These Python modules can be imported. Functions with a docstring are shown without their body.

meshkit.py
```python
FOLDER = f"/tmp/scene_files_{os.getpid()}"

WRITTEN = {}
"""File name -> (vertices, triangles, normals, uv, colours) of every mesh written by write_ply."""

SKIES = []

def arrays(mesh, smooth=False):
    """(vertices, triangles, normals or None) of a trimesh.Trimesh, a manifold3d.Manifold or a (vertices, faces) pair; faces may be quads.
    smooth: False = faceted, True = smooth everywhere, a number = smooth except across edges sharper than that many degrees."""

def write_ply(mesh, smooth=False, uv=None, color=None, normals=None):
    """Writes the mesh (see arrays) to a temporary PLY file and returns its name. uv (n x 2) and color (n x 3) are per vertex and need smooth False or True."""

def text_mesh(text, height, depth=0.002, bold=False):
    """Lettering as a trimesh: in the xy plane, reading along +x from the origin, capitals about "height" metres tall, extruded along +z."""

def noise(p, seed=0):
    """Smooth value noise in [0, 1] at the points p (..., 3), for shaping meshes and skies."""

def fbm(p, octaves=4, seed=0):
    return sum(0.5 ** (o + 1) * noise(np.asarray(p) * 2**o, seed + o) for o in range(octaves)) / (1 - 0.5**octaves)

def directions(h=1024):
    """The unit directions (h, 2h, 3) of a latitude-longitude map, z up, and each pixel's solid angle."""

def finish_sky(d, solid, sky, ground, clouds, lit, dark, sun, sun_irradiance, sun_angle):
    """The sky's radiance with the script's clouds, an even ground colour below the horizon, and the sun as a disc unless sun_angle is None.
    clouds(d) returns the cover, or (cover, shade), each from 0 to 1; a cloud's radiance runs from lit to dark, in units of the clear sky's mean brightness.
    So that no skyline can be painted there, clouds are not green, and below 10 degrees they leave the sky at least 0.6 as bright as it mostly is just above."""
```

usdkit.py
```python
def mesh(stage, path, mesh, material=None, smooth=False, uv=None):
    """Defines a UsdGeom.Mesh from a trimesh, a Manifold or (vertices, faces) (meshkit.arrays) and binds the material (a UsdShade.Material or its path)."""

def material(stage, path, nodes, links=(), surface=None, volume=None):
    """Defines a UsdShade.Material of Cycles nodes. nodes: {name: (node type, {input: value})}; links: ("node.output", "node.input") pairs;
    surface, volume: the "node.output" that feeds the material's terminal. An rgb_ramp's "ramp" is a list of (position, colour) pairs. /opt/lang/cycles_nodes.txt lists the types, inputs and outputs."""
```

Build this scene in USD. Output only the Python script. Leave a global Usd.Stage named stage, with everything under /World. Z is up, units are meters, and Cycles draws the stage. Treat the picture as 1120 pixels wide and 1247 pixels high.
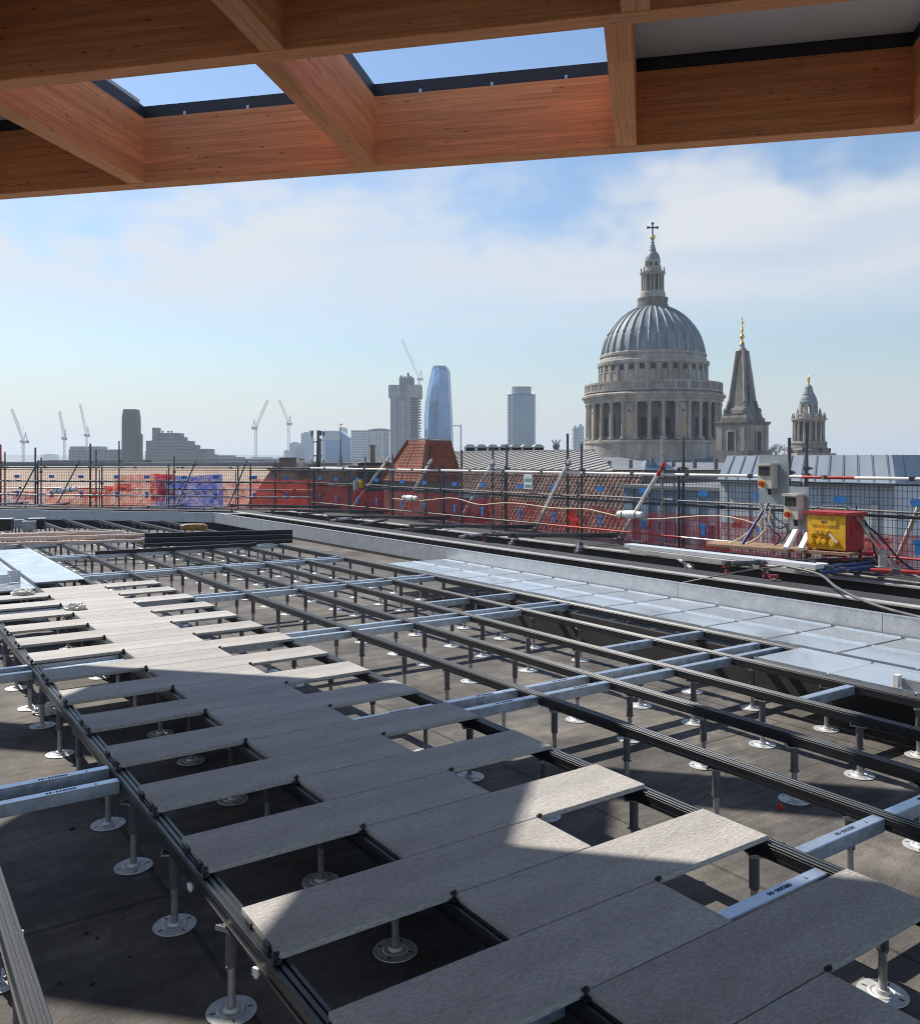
import math, random
import numpy as np
import trimesh
import usdkit, meshkit
from pxr import Usd, UsdGeom, UsdLux, UsdShade, Gf, Sdf, Vt

random.seed(7)
RNG = np.random.default_rng(7)
stage = Usd.Stage.CreateInMemory()
UsdGeom.SetStageUpAxis(stage, "Z")
UsdGeom.SetStageMetersPerUnit(stage, 1.0)
UsdGeom.Xform.Define(stage, "/World")
UsdGeom.Scope.Define(stage, "/World/Looks")

# ---------------------------------------------------------------- camera, sky, sun, exposure
EYE = 1.74                       # eye height over the roof membrane (metres)
F = 1051.0                       # focal length in pixels of the 1120 wide photograph
cam = UsdGeom.Camera.Define(stage, "/World/camera")
cam.AddTranslateOp().Set((0, 0, EYE))
cam.AddRotateXOp().Set(90.0)
cam.CreateHorizontalApertureAttr(36.0)
cam.CreateVerticalApertureAttr(36.0 * 1024 / 919)
cam.CreateFocalLengthAttr(36.0 * F / 1120)
cam.CreateVerticalApertureOffsetAttr(-63.5 / 1120 * 36.0)
cam.CreateClippingRangeAttr((0.05, 30000.0))
cam.CreateExposureAttr(0.4)

SUN = np.array([-0.736, 0.662, 1.0])          # towards the sun
SUN /= np.linalg.norm(SUN)
ELEV = math.asin(SUN[2])
ROT = math.atan2(SUN[0], SUN[1])
sun = UsdLux.DistantLight.Define(stage, "/World/sun")
sun.CreateIntensityAttr(1.2)
sun.CreateAngleAttr(0.53)
sun.CreateColorAttr((1.0, 0.93, 0.83))
sun.CreateNormalizeAttr(True)
_z = Gf.Vec3d(*map(float, SUN))
_rot = Gf.Rotation(Gf.Vec3d(0, 0, 1), _z)
sun.AddTransformOp().Set(Gf.Matrix4d().SetRotate(_rot))

usdkit.material(stage, "/World/Looks/sky_air", {
    "sky": ("sky_texture", {"sky_type": "single_scattering", "sun_disc": False, "sun_elevation": ELEV, "sun_rotation": ROT,
                            "air_density": 1.5, "aerosol_density": 0.45, "ozone_density": 2.2, "altitude": 60.0}),
    "tc": ("texture_coordinate", {}),
    "sep": ("separate_xyz", {}),
    "mp": ("mapping", {"scale": (1.0, 1.0, 1.7), "location": (0.3, 0.0, 0.2)}),
    "n1": ("noise_texture", {"scale": 3.6, "detail": 4.0, "roughness": 0.58, "distortion": 0.15}),
    "mp2": ("mapping", {"scale": (1.0, 1.0, 5.0), "location": (3.1, 1.7, 0.4)}),
    "n2": ("noise_texture", {"scale": 2.2, "detail": 3.0, "roughness": 0.6, "distortion": 0.5}),
    # height of the bank's upper edge, pushed up and down by noise
    "w1": ("math", {"math_type": "multiply_add", "value2": 0.42, "value3": -0.215}),
    "zz": ("math", {"math_type": "add"}),
    "top": ("map_range", {"range_type": "smoothstep", "from_min": 0.225, "from_max": 0.305, "to_min": 1.0, "to_max": 0.0, "clamp": True}),
    "bot": ("map_range", {"range_type": "smoothstep", "from_min": 0.10, "from_max": 0.22, "to_min": 0.0, "to_max": 1.0, "clamp": True}),
    "br": ("map_range", {"from_min": 0.3, "from_max": 0.62, "to_min": 0.42, "to_max": 1.0, "clamp": True}),
    "m1": ("math", {"math_type": "multiply"}),
    "m2": ("math", {"math_type": "multiply"}),
    "m3": ("math", {"math_type": "multiply", "value2": 0.92}),
    "hz": ("map_range", {"range_type": "smoothstep", "from_min": 0.0, "from_max": 0.16, "to_min": 0.68, "to_max": 0.0, "clamp": True}),
    "tint": ("mix_color", {"blend_type": "multiply", "fac": 1.0, "b": (0.80, 0.90, 1.06), "use_clamp": False}),
    "mixh": ("mix_color", {"b": (5.2, 5.6, 6.2), "use_clamp": False}),
    "mix": ("mix_color", {"b": (6.5, 6.65, 6.9), "use_clamp": False}),
    "bg": ("background_shader", {"strength": 0.092}),
}, [("tc.generated", "sep.vector"), ("tc.generated", "mp.vector"), ("mp.vector", "n1.vector"), ("tc.generated", "mp2.vector"), ("mp2.vector", "n2.vector"),
    ("n1.fac", "w1.value1"), ("sep.z", "zz.value1"), ("w1.value", "zz.value2"), ("zz.value", "top.value"), ("sep.z", "bot.value"),
    ("n2.fac", "br.value"), ("top.result", "m1.value1"), ("bot.result", "m1.value2"), ("m1.value", "m2.value1"), ("br.result", "m2.value2"),
    ("m2.value", "m3.value1"), ("sep.z", "hz.value"), ("hz.result", "mixh.fac"), ("sky.color", "tint.a"), ("tint.result", "mixh.a"),
    ("mixh.result", "mix.a"), ("m3.value", "mix.fac"), ("mix.result", "bg.color")], surface="bg.background")
dome_light = UsdLux.DomeLight.Define(stage, "/World/sky")
dome_light.CreateIntensityAttr(1.0)
UsdShade.MaterialBindingAPI.Apply(dome_light.GetPrim()).Bind(UsdShade.Material.Get(stage, "/World/Looks/sky_air"))
dome_light.GetPrim().SetCustomDataByKey("kind", "structure")

# ---------------------------------------------------------------- frames: pixel of the photograph -> point of the place
TH = math.radians(34.6)          # the deck's rails run this far left of straight ahead
cu, su = math.cos(TH), math.sin(TH)
PH = math.radians(-12.3)         # the canopy and the roof's far edge
cp, sp = math.cos(PH), math.sin(PH)


def PY(x, y, Y):
    return np.array([(x - 560) / F * Y, Y, EYE + (560 - y) / F * Y])


def PZ(x, y, z):
    return PY(x, y, F * (EYE - z) / (y - 560.0))


def PU(x, y, u):
    return PY(x, y, u / (cu * (x - 560) / F + su))


def PQ(x, y, q):
    return PY(x, y, q / (-sp * (x - 560) / F + cp))


def W(u, v, z=0.0):
    return np.array([cu * u - su * v, su * u + cu * v, z])


def UV(p):
    return np.array([cu * p[0] + su * p[1], -su * p[0] + cu * p[1], p[2]])


def CQ(p):
    return np.array([cp * p[0] + sp * p[1], -sp * p[0] + cp * p[1], p[2]])


def CW(p, q, z=0.0):
    return np.array([cp * p - sp * q, sp * p + cp * q, z])


# ---------------------------------------------------------------- helpers
_used = {}


def numbered(path):
    n = _used.get(path, 0)
    _used[path] = n + 1
    return path if n == 0 else f"{path}_{n:03d}"


BASES = {}


def data(prim, label=None, cat=None, group=None, kind=None):
    for k, val in (("label", label), ("category", cat), ("group", group), ("kind", kind)):
        if val:
            prim.SetCustomDataByKey(k, val)
    return prim


def thing(name, label=None, cat=None, group=None, base=(0, 0, 0), frame="world", kind=None):
    """An Xform at the thing's base; its parts are given in the coordinates of the frame (world, deck, canopy)."""
    x = UsdGeom.Xform.Define(stage, numbered("/World/" + name))
    b = np.asarray(base, float)
    if frame == "deck":
        w, r = W(*b), 34.6
    elif frame == "canopy":
        w, r = CW(*b), -12.3
    else:
        w, r = b, 0.0
    x.AddTranslateOp().Set(Gf.Vec3d(*map(float, w)))
    if r:
        x.AddRotateZOp().Set(r)
    p = data(x.GetPrim(), label, cat, group, kind)
    BASES[str(p.GetPath())] = b
    return p


def part(parent, name, mesh, mat, smooth=False, kind=None, label=None):
    path = str(parent.GetPath())
    b = BASES[path]
    v, f = mesh.arrays() if isinstance(mesh, B) else (np.array(mesh.vertices), np.array(mesh.faces))
    tm = trimesh.Trimesh(v - b, f, process=False)
    m = usdkit.mesh(stage, numbered(path + "/" + name), tm, LOOK[mat], smooth=smooth)
    p = m.GetPrim()
    BASES[str(p.GetPath())] = b
    return data(p, label, None, None, kind)


def solo(name, mesh, mat, label=None, cat=None, group=None, base=None, kind=None, smooth=False):
    """A thing that is one mesh, given in world coordinates."""
    v, f = mesh.arrays() if isinstance(mesh, B) else (np.array(mesh.vertices), np.array(mesh.faces))
    b = np.asarray(base if base is not None else (0, 0, 0), float)
    m = usdkit.mesh(stage, numbered("/World/" + name), trimesh.Trimesh(v - b, f, process=False), LOOK[mat], smooth=smooth)
    m.AddTranslateOp().Set(Gf.Vec3d(*map(float, b)))
    return data(m.GetPrim(), label, cat, group, kind)


def copy_of(proto, name, loc, rotz, label, cat, group=None):
    x = UsdGeom.Xform.Define(stage, numbered("/World/" + name))
    x.AddTranslateOp().Set(Gf.Vec3d(*map(float, loc)))
    x.AddRotateZOp().Set(float(rotz))
    p = x.GetPrim()
    p.GetReferences().AddInternalReference(proto.GetPath())
    p.SetInstanceable(True)
    return data(p, label, cat, group)


def proto(name):
    """A class prim that copies refer to."""
    p = stage.CreateClassPrim("/World/" + "_class_" + name) if not stage.GetPrimAtPath("/World/_class_" + name) else stage.GetPrimAtPath("/World/_class_" + name)
    BASES[str(p.GetPath())] = np.zeros(3)
    return p


class B:
    """Collects triangles."""

    def __init__(self):
        self.v, self.f, self.n = [], [], 0

    def add(self, v, f):
        v, f = np.asarray(v, float), np.asarray(f, int)
        if f.shape[1] == 4:
            f = np.vstack([f[:, [0, 1, 2]], f[:, [0, 2, 3]]])
        self.v.append(v)
        self.f.append(f + self.n)
        self.n += len(v)
        return self

    def arrays(self):
        return np.vstack(self.v), np.vstack(self.f)

    def box(self, c, s, rot=0.0):
        c, s = np.asarray(c, float), np.asarray(s, float) / 2
        v = np.array([[x, y, z] for x in (-1, 1) for y in (-1, 1) for z in (-1, 1)], float) * s
        if rot:
            ca, sa = math.cos(rot), math.sin(rot)
            v = v @ np.array([[ca, sa, 0], [-sa, ca, 0], [0, 0, 1]])
        f = [[0, 1, 3, 2], [4, 6, 7, 5], [0, 4, 5, 1], [2, 3, 7, 6], [0, 2, 6, 4], [1, 5, 7, 3]]
        return self.add(v + c, f)

    def span(self, lo, hi):
        lo, hi = np.asarray(lo, float), np.asarray(hi, float)
        return self.box((lo + hi) / 2, hi - lo)

    def sweep(self, sec, p0, p1, up=(0, 0, 1), sec2=None):
        """Convex section (n x 2: side, up; anticlockwise) carried from p0 to p1."""
        p0, p1 = np.asarray(p0, float), np.asarray(p1, float)
        t = (p1 - p0) / np.linalg.norm(p1 - p0)
        up = np.asarray(up, float)
        if abs(t @ up) > 0.98:
            up = np.array([1.0, 0, 0])
        s = np.cross(t, up)
        s /= np.linalg.norm(s)
        w = np.cross(s, t)
        sec = np.asarray(sec, float)
        sec2 = sec if sec2 is None else np.asarray(sec2, float)
        n = len(sec)
        a = p0 + sec[:, :1] * s + sec[:, 1:] * w
        b = p1 + sec2[:, :1] * s + sec2[:, 1:] * w
        f = []
        for i in range(n):
            j = (i + 1) % n
            f += [[i, j, n + j], [i, n + j, n + i]]
        for i in range(1, n - 1):
            f += [[0, i + 1, i], [n, n + i, n + i + 1]]
        f = np.array(f)[:, ::-1]
        return self.add(np.vstack([a, b]), f)

    def bar(self, p0, p1, w, h, c=0.0, up=(0, 0, 1)):
        x, y = w / 2, h / 2
        if c:
            sec = [(-x + c, -y), (x - c, -y), (x, -y + c), (x, y - c), (x - c, y), (-x + c, y), (-x, y - c), (-x, -y + c)]
        else:
            sec = [(-x, -y), (x, -y), (x, y), (-x, y)]
        return self.sweep(sec, p0, p1, up)

    def tube(self, p0, p1, r, n=8, r2=None):
        a = np.arange(n) * 2 * np.pi / n
        sec = np.stack([np.cos(a), np.sin(a)], 1)
        return self.sweep(sec * r, p0, p1, sec2=sec * (r if r2 is None else r2))

    def path(self, pts, r, n=6):
        v, f = _tube(np.asarray(pts, float), r, n)
        return self.add(v, f)

    def lathe(self, prof, n=32, c=(0, 0, 0), a0=0.0, a1=2 * np.pi):
        """prof: (radius, z) from bottom to top."""
        prof = np.asarray(prof, float)
        full = abs(a1 - a0 - 2 * np.pi) < 1e-6
        ang = a0 + np.arange(n if full else n + 1) * (a1 - a0) / n
        k, m = len(prof), len(ang)
        v = np.zeros((k, m, 3))
        v[..., 0] = prof[:, :1] * np.cos(ang)
        v[..., 1] = prof[:, :1] * np.sin(ang)
        v[..., 2] = prof[:, 1:]
        f = []
        for i in range(k - 1):
            for j in range(m if full else m - 1):
                q = (j + 1) % m
                f.append([i * m + j, i * m + q, (i + 1) * m + q, (i + 1) * m + j])
        return self.add(v.reshape(-1, 3) + np.asarray(c, float), f)

    def prism(self, poly, z0, z1, poly1=None):
        """Convex polygon (anticlockwise) from z0 up to z1."""
        poly = np.asarray(poly, float)
        poly1 = poly if poly1 is None else np.asarray(poly1, float)
        n = len(poly)
        v = np.vstack([np.c_[poly, np.full(n, z0)], np.c_[poly1, np.full(n, z1)]])
        f = []
        for i in range(n):
            j = (i + 1) % n
            f += [[i, j, n + j], [i, n + j, n + i]]
        for i in range(1, n - 1):
            f += [[0, i + 1, i], [n, n + i, n + i + 1]]
        return self.add(v, f)

    def quad(self, a, b, c, d):
        return self.add([a, b, c, d], [[0, 1, 2, 3]])

    def sphere(self, c, r, n=10, sz=1.0):
        m = trimesh.creation.uv_sphere(1.0, count=[n, n + 2])
        return self.add(np.array(m.vertices) * np.array([r, r, r * sz]) + np.asarray(c, float), m.faces)


def _tube(p, r, sides):
    t = np.gradient(p, axis=0)
    t /= np.linalg.norm(t, axis=1, keepdims=True) + 1e-12
    a = np.cross(t, np.where(np.abs(t[:, 2:]) < 0.9, [0, 0, 1.0], [1.0, 0, 0]))
    a /= np.linalg.norm(a, axis=1, keepdims=True) + 1e-12
    b, ang = np.cross(t, a), np.arange(sides) * 2 * np.pi / sides
    v = p[:, None] + np.broadcast_to(r, (len(p),))[:, None, None] * (np.cos(ang)[None, :, None] * a[:, None] + np.sin(ang)[None, :, None] * b[:, None])
    i, j = np.meshgrid(np.arange(len(p) - 1), np.arange(sides), indexing="ij")
    q = np.stack([i * sides + j, i * sides + (j + 1) % sides, (i + 1) * sides + (j + 1) % sides, (i + 1) * sides + j], -1).reshape(-1, 4)
    return v.reshape(-1, 3), q


def curve(pts, n=24):
    """A smooth line through the points."""
    from scipy.interpolate import CubicSpline
    pts = np.asarray(pts, float)
    d = np.r_[0, np.cumsum(np.linalg.norm(np.diff(pts, axis=0), axis=1))]
    return CubicSpline(d, pts, bc_type="natural")(np.linspace(0, d[-1], n))


ORD = ["first", "second", "third", "fourth", "fifth", "sixth", "seventh", "eighth", "ninth", "tenth", "eleventh", "twelfth", "thirteenth", "fourteenth", "fifteenth",
       "sixteenth", "seventeenth", "eighteenth", "nineteenth", "twentieth"]


def nth(i):
    if i < 20:
        return ORD[i]
    tens = {2: "twenty", 3: "thirty", 4: "forty"}[(i + 1) // 10]
    return tens + "-" + ORD[(i + 1) % 10 - 1] if (i + 1) % 10 else {2: "twentieth", 3: "thirtieth", 4: "fortieth"}[(i + 1) // 10]


# ---------------------------------------------------------------- materials
LOOK = {}


def raw(name, nodes, links, surface=None, volume=None):
    LOOK[name] = usdkit.material(stage, "/World/Looks/" + name, nodes, links, surface=surface, volume=volume)


def M(name, col, rough=0.6, metal=0.0, var=0.2, scale=6.0, stretch=(1, 1, 1), bump=0.0, bscale=60.0, spec=0.5, rnd=0.0, warm=0.0, coords="position", fine=0.0, fscale=150.0, rvar=0.0):
    c = np.asarray(col, float)
    lo = c * (1 - var) * np.array([1 + warm, 1, 1 - warm])
    hi = c * (1 + var) * np.array([1 - warm * 0.4, 1, 1 + warm * 0.4])
    nodes = {"g": ("geometry", {}), "tc": ("texture_coordinate", {}), "mp": ("mapping", {"scale": stretch}),
             "n": ("noise_texture", {"scale": scale, "detail": 3.0, "roughness": 0.62}),
             "r": ("rgb_ramp", {"ramp": [(0.3, lo), (0.5, c), (0.7, hi)]}),
             "p": ("principled_bsdf", {"roughness": rough, "metallic": metal, "specular_ior_level": spec})}
    src = "g.position" if coords == "position" else "tc.object"
    links = [(src, "mp.vector"), ("mp.vector", "n.vector"), ("n.fac", "r.fac")]
    out = "r.color"
    if fine:
        nodes["nf"] = ("noise_texture", {"scale": fscale, "detail": 2.0, "roughness": 0.7})
        nodes["fm"] = ("map_range", {"from_min": 0.3, "from_max": 0.7, "to_min": 1 - fine, "to_max": 1 + fine, "clamp": True})
        nodes["fx"] = ("mix_color", {"blend_type": "multiply", "fac": 1.0, "use_clamp": False})
        nodes["fc"] = ("combine_xyz", {})
        links += [("mp.vector", "nf.vector"), ("nf.fac", "fm.value"), ("fm.result", "fc.x"), ("fm.result", "fc.y"), ("fm.result", "fc.z"), (out, "fx.a"), ("fc.vector", "fx.b")]
        out = "fx.result"
    if rnd:
        nodes["oi"] = ("object_info", {})
        nodes["om"] = ("map_range", {"from_min": 0.0, "from_max": 1.0, "to_min": 1 - rnd, "to_max": 1 + rnd})
        nodes["oc"] = ("combine_xyz", {})
        nodes["ox"] = ("mix_color", {"blend_type": "multiply", "fac": 1.0, "use_clamp": False})
        links += [("oi.random", "om.value"), ("om.result", "oc.x"), ("om.result", "oc.y"), ("om.result", "oc.z"), (out, "ox.a"), ("oc.vector", "ox.b")]
        out = "ox.result"
    links.append((out, "p.base_color"))
    if rvar:
        nodes["rm"] = ("map_range", {"from_min": 0.3, "from_max": 0.7, "to_min": max(0.03, rough - rvar), "to_max": rough + rvar, "clamp": True})
        links += [("n.fac", "rm.value"), ("rm.result", "p.roughness")]
    if bump:
        nodes["nb"] = ("noise_texture", {"scale": bscale, "detail": 2.0, "roughness": 0.65})
        nodes["b"] = ("bump", {"strength": bump, "distance": 0.01})
        links += [("mp.vector", "nb.vector"), ("nb.fac", "b.height"), ("b.normal", "p.normal")]
    raw(name, nodes, links, surface="p.BSDF")


def wood(name, along, col=(0.68, 0.285, 0.115)):
    """Glued laminated timber: lamellae stacked in z, grain and finger joints along one axis of the object."""
    nodes = {"tc": ("texture_coordinate", {}), "s": ("separate_xyz", {}),
             "lz": ("math", {"math_type": "multiply", "value2": 1 / 0.043}), "lf": ("math", {"math_type": "floor"}),
             "lw": ("white_noise_texture", {"dimensions": "1D"}),
             "off": ("math", {"math_type": "multiply", "value2": 3.7}),
             "al": ("math", {"math_type": "multiply", "value2": 1 / 1.9}), "aa": ("math", {"math_type": "add"}), "af": ("math", {"math_type": "floor"}),
             "c2": ("combine_xyz", {}), "bw": ("white_noise_texture", {"dimensions": "3D"}),
             "mp": ("mapping", {"scale": (1.1, 38, 38) if along == "x" else (38, 1.1, 38)}),
             "n": ("noise_texture", {"scale": 1.9, "detail": 3.0, "roughness": 0.6, "distortion": 0.4}),
             "mpk": ("mapping", {"scale": (3.0, 9, 9) if along == "x" else (9, 3.0, 9)}),
             "k": ("voronoi_texture", {"scale": 1.5, "randomness": 1.0}),
             "kr": ("map_range", {"from_min": 0.04, "from_max": 0.14, "to_min": 0.45, "to_max": 1.0, "clamp": True}),
             "r": ("rgb_ramp", {"ramp": [(0.25, np.array(col) * 0.68), (0.5, np.array(col)), (0.75, np.array(col) * 1.22)]}),
             "bm": ("map_range", {"from_min": 0, "from_max": 1, "to_min": 0.86, "to_max": 1.1}),
             "mm": ("math", {"math_type": "multiply"}), "cc": ("combine_xyz", {}),
             "x": ("mix_color", {"blend_type": "multiply", "fac": 1.0, "use_clamp": False}),
             "b": ("bump", {"strength": 0.25, "distance": 0.004}),
             "p": ("principled_bsdf", {"roughness": 0.62, "specular_ior_level": 0.35})}
    links = [("tc.object", "s.vector"), ("s.z", "lz.value1"), ("lz.value", "lf.value1"), ("lf.value", "lw.w"), ("lw.value", "off.value1"),
             (f"s.{along}", "al.value1"), ("al.value", "aa.value1"), ("off.value", "aa.value2"), ("aa.value", "af.value1"),
             ("af.value", "c2.x"), ("lf.value", "c2.y"), ("c2.vector", "bw.vector"), ("bw.value", "bm.value"),
             ("tc.object", "mp.vector"), ("mp.vector", "n.vector"), ("n.fac", "r.fac"),
             ("tc.object", "mpk.vector"), ("mpk.vector", "k.vector"), ("k.distance", "kr.value"),
             ("bm.result", "mm.value1"), ("kr.result", "mm.value2"), ("mm.value", "cc.x"), ("mm.value", "cc.y"), ("mm.value", "cc.z"),
             ("r.color", "x.a"), ("cc.vector", "x.b"), ("x.result", "p.base_color"), ("n.fac", "b.height"), ("b.normal", "p.normal")]
    raw(name, nodes, links, surface="p.BSDF")


wood("glulam_along", "x")
wood("glulam_across", "y")
M("black_kerb", (0.022, 0.024, 0.03), 0.45, var=0.25)
M("ceiling_paint", (0.5, 0.5, 0.49), 0.8, var=0.05, scale=2)
M("plank_stone", (0.395, 0.38, 0.357), 0.72, var=0.16, scale=2.2, bump=0.5, bscale=75, fine=0.26, fscale=85, rnd=0.09, stretch=(0.6, 2.2, 1.0), coords="object")
M("rail_black", (0.022, 0.025, 0.030), 0.36, metal=0.3, var=0.2, scale=5, stretch=(1, 1, 1), bump=0.04, bscale=200)
M("galvanised", (0.50, 0.56, 0.63), 0.33, metal=0.75, var=0.12, scale=14, rvar=0.08, rnd=0.08)
M("tray_metal", (0.76, 0.80, 0.84), 0.20, metal=0.85, var=0.05, scale=5, rvar=0.05, rnd=0.05)
M("upstand_metal", (0.43, 0.45, 0.47), 0.45, metal=0.6, var=0.08, scale=10, rvar=0.08, fine=0.12, fscale=60)
M("pedestal_steel", (0.36, 0.36, 0.36), 0.42, metal=0.65, var=0.2, scale=30, rvar=0.1)
M("pedestal_disc", (0.62, 0.63, 0.62), 0.5, metal=0.45, var=0.15, scale=40, coords="object")
M("dark_sleeve", (0.13, 0.13, 0.14), 0.5, metal=0.3, var=0.2, scale=30)
M("black_plastic", (0.02, 0.02, 0.022), 0.5, var=0.2)
M("white_plastic", (0.75, 0.76, 0.76), 0.45, var=0.06)
M("letter_ink", (0.03, 0.04, 0.09), 0.7, var=0.1)
M("lead_flashing", (0.40, 0.39, 0.37), 0.6, metal=0.1, var=0.2, scale=5)
M("dark_membrane", (0.035, 0.036, 0.037), 0.75, var=0.35, scale=3, fine=0.2, bump=0.15, bscale=30)
M("scaffold_steel", (0.40, 0.39, 0.37), 0.5, metal=0.55, var=0.3, scale=9, rnd=0.15)
M("scaffold_dark", (0.12, 0.12, 0.12), 0.55, metal=0.4, var=0.35, scale=9, rnd=0.2)
M("tube_blue", (0.03, 0.055, 0.15), 0.5, metal=0.2, var=0.3, scale=9)
M("tube_red", (0.42, 0.04, 0.035), 0.55, var=0.25, scale=9)
M("tube_white", (0.68, 0.67, 0.63), 0.5, var=0.12, scale=9)
M("mesh_wire", (0.06, 0.065, 0.075), 0.5, metal=0.3, var=0.3)
M("mesh_plaque", (0.02, 0.16, 0.46), 0.45, var=0.2)
M("brace_grip", (0.26, 0.035, 0.035), 0.6, var=0.2)
M("sack_pale", (0.66, 0.66, 0.62), 0.5, var=0.15, scale=20)
M("timber_board", (0.70, 0.54, 0.44), 0.75, var=0.22, scale=6, stretch=(3, 3, 8), rnd=0.12)
M("timber_brown", (0.27, 0.17, 0.10), 0.8, var=0.3, scale=8, rnd=0.15)
M("parcel_brown", (0.22, 0.12, 0.03), 0.4, var=0.35, scale=12)
M("box_red", (0.36, 0.022, 0.02), 0.5, var=0.35, scale=7, fine=0.2, fscale=40)
M("box_yellow", (0.70, 0.40, 0.015), 0.55, var=0.25, scale=9, fine=0.15, fscale=50)
M("box_cream", (0.55, 0.52, 0.45), 0.5, var=0.08)
M("board_grey", (0.30, 0.34, 0.37), 0.5, metal=0.3, var=0.1, scale=8)
M("cable_cream", (0.62, 0.52, 0.35), 0.55, var=0.15)
M("cable_dark", (0.06, 0.055, 0.05), 0.55, var=0.2)
M("sign_white", (0.72, 0.74, 0.74), 0.5, var=0.04)
M("sign_teal", (0.10, 0.30, 0.30), 0.5, var=0.1)
M("plug_red", (0.65, 0.05, 0.03), 0.4, var=0.05)

# city
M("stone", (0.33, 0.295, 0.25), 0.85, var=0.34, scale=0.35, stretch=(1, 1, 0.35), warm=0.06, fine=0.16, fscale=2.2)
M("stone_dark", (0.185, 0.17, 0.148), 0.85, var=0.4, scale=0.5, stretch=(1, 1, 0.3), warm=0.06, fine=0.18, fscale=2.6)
M("stone_warm", (0.42, 0.30, 0.19), 0.85, var=0.2, scale=0.8)
M("lead_dome", (0.20, 0.22, 0.235), 0.62, metal=0.15, var=0.28, scale=0.45, stretch=(1, 1, 0.22), fine=0.12, fscale=1.5)
M("lead_rib", (0.25, 0.27, 0.28), 0.6, metal=0.15, var=0.25, scale=0.6, stretch=(1, 1, 0.25))
M("gilding", (0.80, 0.52, 0.13), 0.3, metal=0.85, var=0.2, scale=3)
M("dark_opening", (0.03, 0.032, 0.035), 0.6, var=0.2)
M("brick_dark", (0.06, 0.062, 0.07), 0.85, var=0.15, scale=0.3)
M("brick_brown", (0.17, 0.14, 0.12), 0.85, var=0.2, scale=0.3)
M("concrete", (0.30, 0.30, 0.30), 0.85, var=0.22, scale=0.12, stretch=(1, 1, 2))
M("concrete_dark", (0.16, 0.165, 0.17), 0.8, var=0.3, scale=0.1)
M("slab_grey", (0.25, 0.27, 0.28), 0.8, var=0.15, scale=0.2)
M("crane_white", (0.55, 0.54, 0.52), 0.6, var=0.15)
M("crane_grey", (0.36, 0.37, 0.38), 0.6, var=0.15)
M("crane_red", (0.4, 0.12, 0.1), 0.6, var=0.15)
M("clad_blue", (0.22, 0.29, 0.37), 0.5, var=0.12, scale=0.1)
M("clad_pale", (0.42, 0.46, 0.5), 0.5, var=0.12, scale=0.1)
M("clay_tile", (0.25, 0.08, 0.045), 0.8, var=0.35, scale=2.2, fine=0.2, fscale=14)
M("clay_old", (0.25, 0.155, 0.12), 0.85, var=0.55, scale=1.2, fine=0.25, fscale=14)
M("zinc", (0.36, 0.34, 0.305), 0.6, metal=0.1, var=0.12, scale=0.6)
M("zinc_dark", (0.20, 0.185, 0.165), 0.7, var=0.2)
M("mansard_zinc", (0.29, 0.345, 0.40), 0.7, metal=0.05, var=0.16, scale=1.4, stretch=(1, 1, 0.3))
M("panel_white", (0.52, 0.55, 0.57), 0.6, var=0.1, scale=1.0)
M("tan_wall", (0.42, 0.30, 0.22), 0.85, var=0.18, scale=0.4)
M("roof_grey", (0.20, 0.21, 0.22), 0.8, var=0.2, scale=0.4)
M("plant_unit", (0.52, 0.50, 0.46), 0.6, var=0.15, scale=2)
M("antenna", (0.75, 0.76, 0.76), 0.5, var=0.1)
M("twig", (0.16, 0.12, 0.09), 0.9, var=0.2)
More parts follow.
